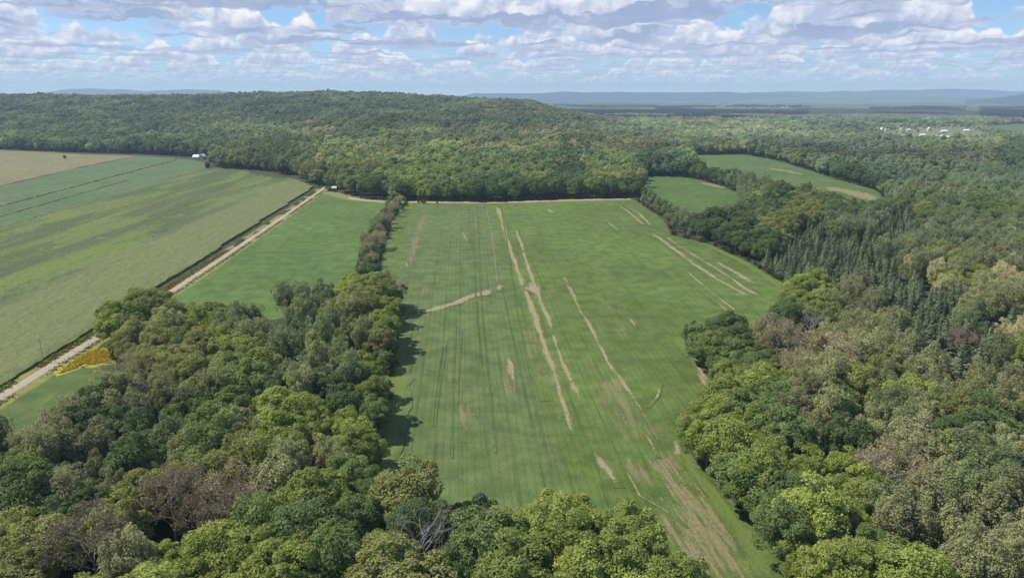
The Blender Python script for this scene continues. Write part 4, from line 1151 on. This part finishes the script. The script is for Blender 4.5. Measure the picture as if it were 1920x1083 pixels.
def scat(ids, name, label):
    kd = kind[ids]; cnt = np.array([len(PROTO[k]) for k in kd]); of = np.array([offs[k] for k in kd])
    pk = of + rng.integers(0, 64, len(ids)) % cnt
    s = scale[ids]; sx = s * (.88 + .26 * rng.random(len(ids)))
    used = sorted(set(pk.tolist())); rm = {k: i for i, k in enumerate(used)}
    gn_scatter(name, np.c_[X[ids], Y[ids], Z[ids]], np.array([rm[k] for k in pk]), np.c_[rng.normal(size=len(ids)) * .04, rng.normal(size=len(ids)) * .04, rng.random(len(ids)) * 6.28],
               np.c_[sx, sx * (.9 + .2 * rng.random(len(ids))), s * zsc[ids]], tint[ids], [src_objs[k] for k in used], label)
con = np.isin(kind[rest], ['spruce', 'spruce_far', 'pine'])
scat(rest[con], 'conifer_forest', 'dark spruces and pines massed in the valley woods')
hl = ~con
scat(rest[hl], 'broadleaf_forest', 'broadleaf woods covering the hillside and the valley')
print('trees', N, 'single', len(sel), 'rest', len(rest))

# low bushes closing the ragged rims of the woods and under the canopy edges
def edge_pts(Q, n, spread, inward):
    seg = np.r_[0, np.cumsum(np.hypot(*(np.diff(Q, axis=0).T)))]; t = rng.random(n) * seg[-1]
    c = np.stack([np.interp(t, seg, Q[:, k]) for k in (0, 1)], 1)
    return c + rng.normal(size=(n, 2)) * spread
eq = []
for k, n in (('C', 700), ('S', 260), ('S2', 200), ('R1', 300), ('R2', 450), ('TAN', 120), ('TEAL', 60)):
    q = edge_pts(np.vstack([POLY[k], POLY[k][:1]]), n, 2.2, 0)
    q = q[~inpoly(q[:, 0], q[:, 1], POLY[k])]; eq.append(q)
q = edge_pts(TRACKL, 260, 0, 0); q = q + np.c_[np.zeros(len(q)), rng.uniform(9, 13, len(q))]; eq.append(q)
q = np.concatenate(eq); f_ = distline(q[:, 0], q[:, 1], ROAD) > 8
for k in POLY: f_ &= ~inpoly(q[:, 0], q[:, 1], POLY[k])
f_ &= (distline(q[:, 0], q[:, 1], TRACKL) > 7.5) & (q[:, 1] > 90)
q = q[f_]; nb = len(q)
q = q[(q[:, 1] > 300) | (q[:, 0] < 0)]; nb = len(q)
bs = .12 + .16 * rng.random(nb)
bt = np.array([[.10, .14, .04], [.13, .16, .045], [.07, .10, .035], [.13, .125, .06]])[rng.integers(0, 4, nb)] * (.8 + .4 * rng.random(nb))[:, None]
gn_scatter('undergrowth', np.c_[q, tz(q[:, 0], q[:, 1]) - 3.2 * bs], rng.integers(0, 4, nb), np.c_[np.zeros((nb, 2)), rng.random(nb) * 6.28], np.c_[bs * 1.9, bs * 1.7, bs], bt,
           [(src_objs[8 + i][0],) for i in range(4)], 'low bushes and undergrowth along the rims of the woods')

# ------------------------------------------------------------------ distant woods: groves of small crowns
def grove(seed, size, n, conif=False):
    r = np.random.default_rng(seed); parts = []
    for k in range(n):
        x, y = r.uniform(-size / 2, size / 2, 2); w = r.uniform(4.5, 7); h = r.uniform(5, 8); z = r.uniform(7, 11)
        if conif: w *= .6; h *= 1.2
        parts.append(core(np.array([x, y, z]), np.array([w, w, h]), seed * 100 + k, 7, 4))
        d = unit(r.normal(size=(14, 3)) + np.array([0, 0, .5])); Pp = np.array([x, y, z]) + d * np.array([w, w, h]) * .95
        parts.append(cards(Pp, unit(d + .4 * r.normal(size=d.shape)), 2.6))
    return cat_geo(parts)
groves = []
gl = [g(1330, 232), g(1430, 228), g(1210, 226), g(1560, 224)]
for k in range(4):
    V, Fc = grove(700 + k, 62, 46, k == 3)
    p = gl[k]; y_ = max(p[1], 3100); x_ = p[0] * y_ / p[1]
    o = obj('far_grove', mesh('far_grove', V, Fc, M_LEAF), None, (x_, y_, float(tz(x_, y_)))); o['kind'] = 'stuff'; o['tint'] = [.09, .12, .05]
    o['label'] = 'small far grove in the valley beyond the field'
    groves.append(o)
def far_woods():
    out = []
    for y0, y1, sp, s in ((2870, 5200, 52, 1.0), (5200, 9500, 92, 1.7), (9500, 15500, 170, 3.0)):
        p = scatter(y0, y1, sp, int(y0)); out.append(np.c_[p, np.full(len(p), s)])
    Q = np.concatenate(out); x, y, s = Q.T
    fx, fy = proj(np.c_[x, y, tz(x, y)])
    keep = np.ones(len(x), bool)
    for k in ('V', 'V2', 'T2'): keep &= ~inpoly(x, y, POLY[k])
    # open fields far out, long in x
    fld = vnoise(x, y * 2.6, 620)
    keep &= ~((fld > .66) & (x > 150) & (y > 3300))
    keep &= ~((x < -150) & (y < 5200) & (y < 4200))     # hidden behind the wooded ridge
    x, y, s, fx, fy = x[keep], y[keep], s[keep], fx[keep], fy[keep]
    z = tz(x, y); n = len(x)
    nzz = vnoise(x, y * 1.6, 700); r_ = rng.random(n)
    base = np.where((nzz > .62)[:, None], np.array([[.12, .15, .10]]), np.array([[.25, .275, .185]]))
    base = np.where((nzz < .25)[:, None], np.array([[.24, .255, .17]]), base)
    # cloud-shadow belt right of the hill, painted as darker conifer groves
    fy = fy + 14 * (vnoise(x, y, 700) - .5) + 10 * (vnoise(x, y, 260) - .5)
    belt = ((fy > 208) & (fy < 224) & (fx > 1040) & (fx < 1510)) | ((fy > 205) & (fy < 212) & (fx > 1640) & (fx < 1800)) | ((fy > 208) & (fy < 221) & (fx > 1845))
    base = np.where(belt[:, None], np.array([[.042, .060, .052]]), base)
    t_ = base * (.85 + .3 * r_)[:, None]
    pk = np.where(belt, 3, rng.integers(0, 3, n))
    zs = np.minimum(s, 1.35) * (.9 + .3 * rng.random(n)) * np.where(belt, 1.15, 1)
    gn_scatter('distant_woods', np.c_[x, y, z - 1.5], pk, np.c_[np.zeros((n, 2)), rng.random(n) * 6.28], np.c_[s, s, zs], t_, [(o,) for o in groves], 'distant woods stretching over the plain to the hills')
    print('groves', n)
far_woods()

# ------------------------------------------------------------------ distant hills
def hill_mat(name, a, b):
    m, T = mat(name); P_ = T.n('ShaderNodeNewGeometry').outputs['Position']
    n = T.noise(P_, .0035, 5, .6); n2 = T.noise(P_, .02, 3, .6)
    c = T.mix(T.mr(n, .35, .65), a, b); c = T.mix(T.mr(n2, .4, .7, 0, .5), c, tuple(x * .7 for x in a))
    principled(T, c, .95); return m
M_HILL = hill_mat('wooded hills', (.028, .042, .045), (.042, .060, .055))
def hills(profile, D, depth, label, m=M_HILL, rough=1.0):
    """profile: (px, py of the crest); a long ridge D metres off"""
    prof = np.array(profile, float); n = int((prof[-1, 0] - prof[0, 0]) / 4); xs = np.linspace(prof[0, 0], prof[-1, 0], n)
    ys = np.interp(xs, prof[:, 0], prof[:, 1])
    H = CAM_H + (183.0 - ys) / F * D * 1.0
    H = H + rough * ((vnoise(xs, xs * 0 + D, 34) - .5) * 22 + (vnoise(xs, xs * 0 + D, 9) - .5) * 9 + (vnoise(xs, xs * 0 + D, 2.5) - .5) * 5)
    V = []; rows = [(-.5, .0), (-.34, .22), (-.2, .52), (-.08, .86), (0, 1), (.2, .8), (.5, 0)]
    for ri, (f_, hf) in enumerate(rows):
        for i in range(n):
            y = D + depth * f_ + 0.12 * depth * (vnoise(xs[i], ri * 7.0, 30) - .5); x = (xs[i] - 960) / F * (D / cp) * cp * 1.0
            k = 1 if hf in (0, 1) else 1 + .35 * (vnoise(xs[i], ri * 31 + D, 22) - .5)
            V.append((x * (y / D), y, (-2 if hf == 0 else H[i] * hf * k)))
    Fl = [(r_ * n + i, r_ * n + i + 1, (r_ + 1) * n + i + 1, (r_ + 1) * n + i) for r_ in range(len(rows) - 1) for i in range(n - 1)]
    o = obj('distant_hills', mesh('distant_hills', V, Fl, m, True)); o['kind'] = 'structure'; o['label'] = label
hills([(-500,176),(-100,178),(40,178),(110,175),(150,169),(210,166.5),(260,169),(300,171.5),(380,169),(430,170),(470,174),(520,178),(600,182)], 14500, 3000, 'blue hills behind the wooded ridge on the left')
hills([(640,182),(700,178),(745,173.5),(770,175),(800,178),(870,179),(890,174.5),(960,176),(1010,175),(1060,172.5),(1110,174),(1150,172),(1200,174),(1300,173),(1330,172),(1400,175),(1500,180),(1600,184)], 13500, 2600, 'long blue hills on the horizon at the centre')
hills([(1200,183),(1300,178),(1400,173),(1500,172),(1600,171),(1640,169),(1700,169),(1770,167.5),(1810,168),(1860,172),(1950,174),(2400,170)], 16500, 3000, 'pale blue hills on the horizon at the right')
hills([(1780,188),(1840,182),(1875,178),(1895,173),(1920,169),(1960,163),(2050,158),(2200,165),(2500,182)], 9000, 1500, 'nearer dark blue hill cut by the right edge', rough=.5)
hills([(1380,186),(1450,183),(1560,180),(1650,179),(1760,181),(1840,184),(1900,187)], 11500, 1800, 'low wooded rise in front of the right hills', hill_mat('wooded rise', (.08, .10, .06), (.10, .12, .07)), .4)

# ------------------------------------------------------------------ buildings
M_WHITE = simple('white siding', (.58, .58, .57), .6, .04, 1)
M_METAL = simple('pale metal roof', (.62, .64, .67), .45, .06, .6)
M_DARKR = simple('grey shingle roof', (.22, .22, .24), .8, .12, 1)
M_BRICK = simple('tan siding', (.48, .42, .35), .8, .1, 1)
M_GLASS = simple('window glass', (.04, .05, .06), .15, .1, 1)
M_DOOR = simple('door', (.25, .22, .2), .6, .1, 1)
def house(loc, rz, w, d, h, roofh, wall, roofm, label, name='farmhouse', wing=None, chimney=True, group=None, ridge='x', scale_=1.0):
    e = empty(name, loc, rz, scale_)
    def block(x0, y0, w, d, h, rh, ridge, nw, front=True):
        V = [(x0-w/2, y0-d/2, -.6), (x0+w/2, y0-d/2, -.6), (x0+w/2, y0+d/2, -.6), (x0-w/2, y0+d/2, -.6), (x0-w/2, y0-d/2, h), (x0+w/2, y0-d/2, h), (x0+w/2, y0+d/2, h), (x0-w/2, y0+d/2, h)]
        Fl = [(0,1,5,4),(1,2,6,5),(2,3,7,6),(3,0,4,7)]
        if ridge == 'x':
            V += [(x0-w/2, y0, h+rh), (x0+w/2, y0, h+rh)]; Fl += [(4,8,7),(5,6,9)]
            a, b = np.array([0, d/2+.4]), rh * (d/2+.4) / (d/2)
            th = .22; mb = MB()
            for sg in (-1, 1):
                q = [(x0-w/2-.4, y0+sg*(d/2+.4), h+rh-b), (x0+w/2+.4, y0+sg*(d/2+.4), h+rh-b), (x0+w/2+.4, y0, h+rh), (x0-w/2-.4, y0, h+rh)]
                mb.add([(x, y, z+.02) for x, y, z in q] + [(x, y, z+.02+th) for x, y, z in q], [(0,1,2,3),(4,5,6,7),(0,1,5,4),(1,2,6,5),(3,0,4,7)])
        else:
            V += [(x0, y0-d/2, h+rh), (x0, y0+d/2, h+rh)]; Fl += [(4,5,8),(6,7,9)]
            b = rh * (w/2+.4) / (w/2); th = .22; mb = MB()
            for sg in (-1, 1):
                q = [(x0+sg*(w/2+.4), y0-d/2-.4, h+rh-b), (x0+sg*(w/2+.4), y0+d/2+.4, h+rh-b), (x0, y0+d/2+.4, h+rh), (x0, y0-d/2-.4, h+rh)]
                mb.add([(x, y, z+.02) for x, y, z in q] + [(x, y, z+.02+th) for x, y, z in q], [(0,1,2,3),(4,5,6,7),(0,1,5,4),(1,2,6,5),(3,0,4,7)])
        obj('wall', mesh('wall', V, Fl, wall), e); rf = mb.build('roof', roofm, e)
        floors = 2 if h > 4.6 else 1
        for fl in range(floors):
            for k in range(nw):
                wx = x0 - w/2 + w*(k+.5)/nw; wz = 1.5 + fl*2.7
                if fl == 0 and k == nw//2 and front:
                    MB().box((wx, y0-d/2-.04, 1.05), (1.0, .08, 2.1)).build('door', M_DOOR, e); continue
                fr = MB().box((wx, y0-d/2-.03, wz), (1.25, .06, 1.35)).build('window', M_DOOR, e)
                MB().box((wx, y0-d/2-.075, wz), (1.0, .03, 1.1)).build('pane', M_GLASS, fr)
        return rf
    rf = block(0, 0, w, d, h, roofh, ridge, max(2, int(w/3)))
    if chimney: MB().box((w*.2, d*.1, h+roofh+.1), (.7, .7, 1.6)).build('chimney', M_BRICK, rf)
    if wing: block(*wing, front=False)
    tag(e, label, 'house' if name in ('farmhouse', 'house') else name.replace('_', ' '), group)
    return e
p = g(366, 299); house((p[0]+3, p[1]+2, 0), R(-8), 12, 9, 4.4, 3.2, M_WHITE, M_METAL, 'white farmhouse with a pale roof at the wood edge on the left', wing=(8.5, 1.5, 9, 10, 5.4, 3.6, 'y', 3))
p = g(627, 357); house((p[0], p[1], 0), R(10), 4.6, 3.8, 3.0, 1.5, M_WHITE, M_METAL, 'small white shed where the gravel road enters the woods', name='shed', chimney=False)
VH = [(1645,243.5,9,M_WHITE,M_METAL,'y','white gabled house at the left end of the far village'),
      (1653.5,244.5,8,M_WHITE,M_METAL,'y','second white gabled house from the left in the far village'),
      (1663,244,12,M_WHITE,M_DARKR,'x','low white house with a grey roof in the left of the village'),
      (1683,242,11,M_BRICK,M_DARKR,'x','tan grey-roofed house behind the village trees'),
      (1691,243,9,M_WHITE,M_DARKR,'x','white house with a grey roof right of the tan house'),
      (1703,245,9,M_BRICK,M_METAL,'x','tan cottage with a pale roof at the village clearing'),
      (1730,250,14,M_WHITE,M_METAL,'x','white house nearest the woods left of the village middle'),
      (1742,245,9,M_WHITE,M_METAL,'y','tall narrow white house in the middle of the village'),
      (1770,246.5,16,M_WHITE,M_METAL,'x','long white barn in the village middle'),
      (1761,252,13,M_WHITE,M_DARKR,'x','white house with a grey roof below the long barn'),
      (1768,253.5,10,M_WHITE,M_METAL,'y','white gabled house below the long white barn'),
      (1780,254,12,M_BRICK,M_METAL,'x','tan house with a pale roof at the lower right of the village'),
      (1813,246,17,M_WHITE,M_METAL,'x','lone white barn at the right end of the village'),
      (1622,233,10,M_WHITE,M_METAL,'x','small white house alone in the woods left of the village')]
for k, (x_, y_, w, wm, rm_, rg_, lb) in enumerate(VH):
    p = g(x_, y_, VZ_ if x_ > 1630 else 4); tall = 7.5 if rg_ == 'y' else 4.6
    house((p[0], p[1], float(tz(p[0], p[1]))), R(-25 + (k * 37) % 40), w, 9, tall, 3.4, wm, rm_, lb, name='barn' if 'barn' in lb else 'house', chimney=False, group='houses of the far village', ridge=rg_)
# far farm with a silo on the plain
p = g(1467, 212); y_ = 5200.; x_ = p[0] * y_ / p[1]; zf = float(tz(x_, y_))
house((x_, y_, zf + 6), 0, 46, 20, 12, 8, M_WHITE, M_METAL, 'distant white barn on the plain behind the cloud-shadowed tree belt', name='barn', chimney=False)
mb = MB().tube((0, 0, -2), (0, 0, 26), 4.5, 4.5, 14); e = empty('silo', (x_ + 34, y_, zf + 4)); mb.build('tank', M_METAL, e); MB().tube((0, 0, 26), (0, 0, 30), 4.6, .8, 14).build('roof', M_METAL, e)
tag(e, 'pale round silo beside the distant white barn', 'silo')

# dark pickup at the far end of the middle field
def pickup(loc, rz):
    e = empty('parked_truck', loc, rz); dm = simple('dark green paint', (.02, .03, .025), .4, .1, 1)
    prof = [(-2.7,.5),(2.6,.5),(2.7,.95),(1.35,1.1),(.75,1.75),(-.75,1.8),(-.95,1.15),(-2.7,1.12)]
    n = len(prof); V = [(x, s * .95 * (1 if z < 1.2 else .85), z) for s in (-1, 1) for x, z in prof]
    Fl = [tuple(range(n - 1, -1, -1)), tuple(range(n, 2 * n))] + [(i, (i + 1) % n, n + (i + 1) % n, n + i) for i in range(n)]
    obj('body', mesh('body', V, Fl, dm), e)
    tm_ = simple('tyre', (.02, .02, .02), .9, .1, 1)
    for x in (-1.75, 1.7):
        for s in (-1, 1):
            MB().tube((x, s * .78, .4), (x, s * 1.0, .4), .4, .4, 12).build('wheel', tm_, e)
    MB().box((0, -.9, 1.45), (1.2, .03, .4)).build('window', M_GLASS, e); MB().box((0, .9, 1.45), (1.2, .03, .4)).build('window', M_GLASS, e)
    tag(e, 'dark vehicle parked on the grass margin at the far end of the field', 'truck')
p = g(908, 380); pickup((p[0], p[1], .09), R(4))

# utility poles along the road
M_POLE = simple('grey pole wood', (.36, .33, .29), .9, .15, 2); M_INS = simple('insulator', (.5, .5, .5), .4, .1, 3)
PB = [(83,682,'utility pole beside the corn nearest the bottom of the road'), (394,487,'utility pole halfway up the gravel road'), (471,435,'utility pole above the middle one along the gravel road'),
      (527,396,'utility pole fourth from the bottom of the road'), (571,366,'utility pole next to the last before the woods'), (600,345,'utility pole where the gravel road reaches the woods')]
dd = ROAD[7] - ROAD[5]; pa = math.atan2(dd[1], dd[0])
for x_, y_, lb in PB:
    p = g(x_, y_)[:2]
    i = np.argmin(np.hypot(*(RC - p).T)); c = RC[i] + RN[i] * sgn * 5.0
    e = empty('utility_pole', (c[0], c[1], 0), pa)
    MB().tube((0, 0, -.5), (0, 0, 10.2), .17, .11, 8).build('post', M_POLE, e)
    ar = MB().box((0, 0, 9.6), (.12, 2.2, .12)).build('crossarm', M_POLE, e)
    for s in (-.95, 0, .95): MB().tube((0, s, 9.66), (0, s, 9.92), .05, .04, 6).build('insulator', M_INS, ar)
    MB().tube((.26, 0, 8.2), (.26, 0, 8.9), .16, .16, 8).build('transformer', M_INS, e)
    tag(e, lb, 'pole', 'utility poles along the gravel road')

# ------------------------------------------------------------------ haze
def haze():
    mb = MB(); zt = 420
    mb.box((0, 0, (zt - 12) / 2), (37000, 37000, zt + 12))
    m, T = mat('haze')
    pv = T.n('ShaderNodeVolumePrincipled')
    pv.inputs['Color'].default_value = (.52, .73, 1.0, 1); pv.inputs['Density'].default_value = 7.4e-5; pv.inputs['Anisotropy'].default_value = 0.0
    T.link(pv.outputs[0], T.out.inputs['Volume'])
    o = mb.build('haze', m); o['kind'] = 'stuff'
haze()
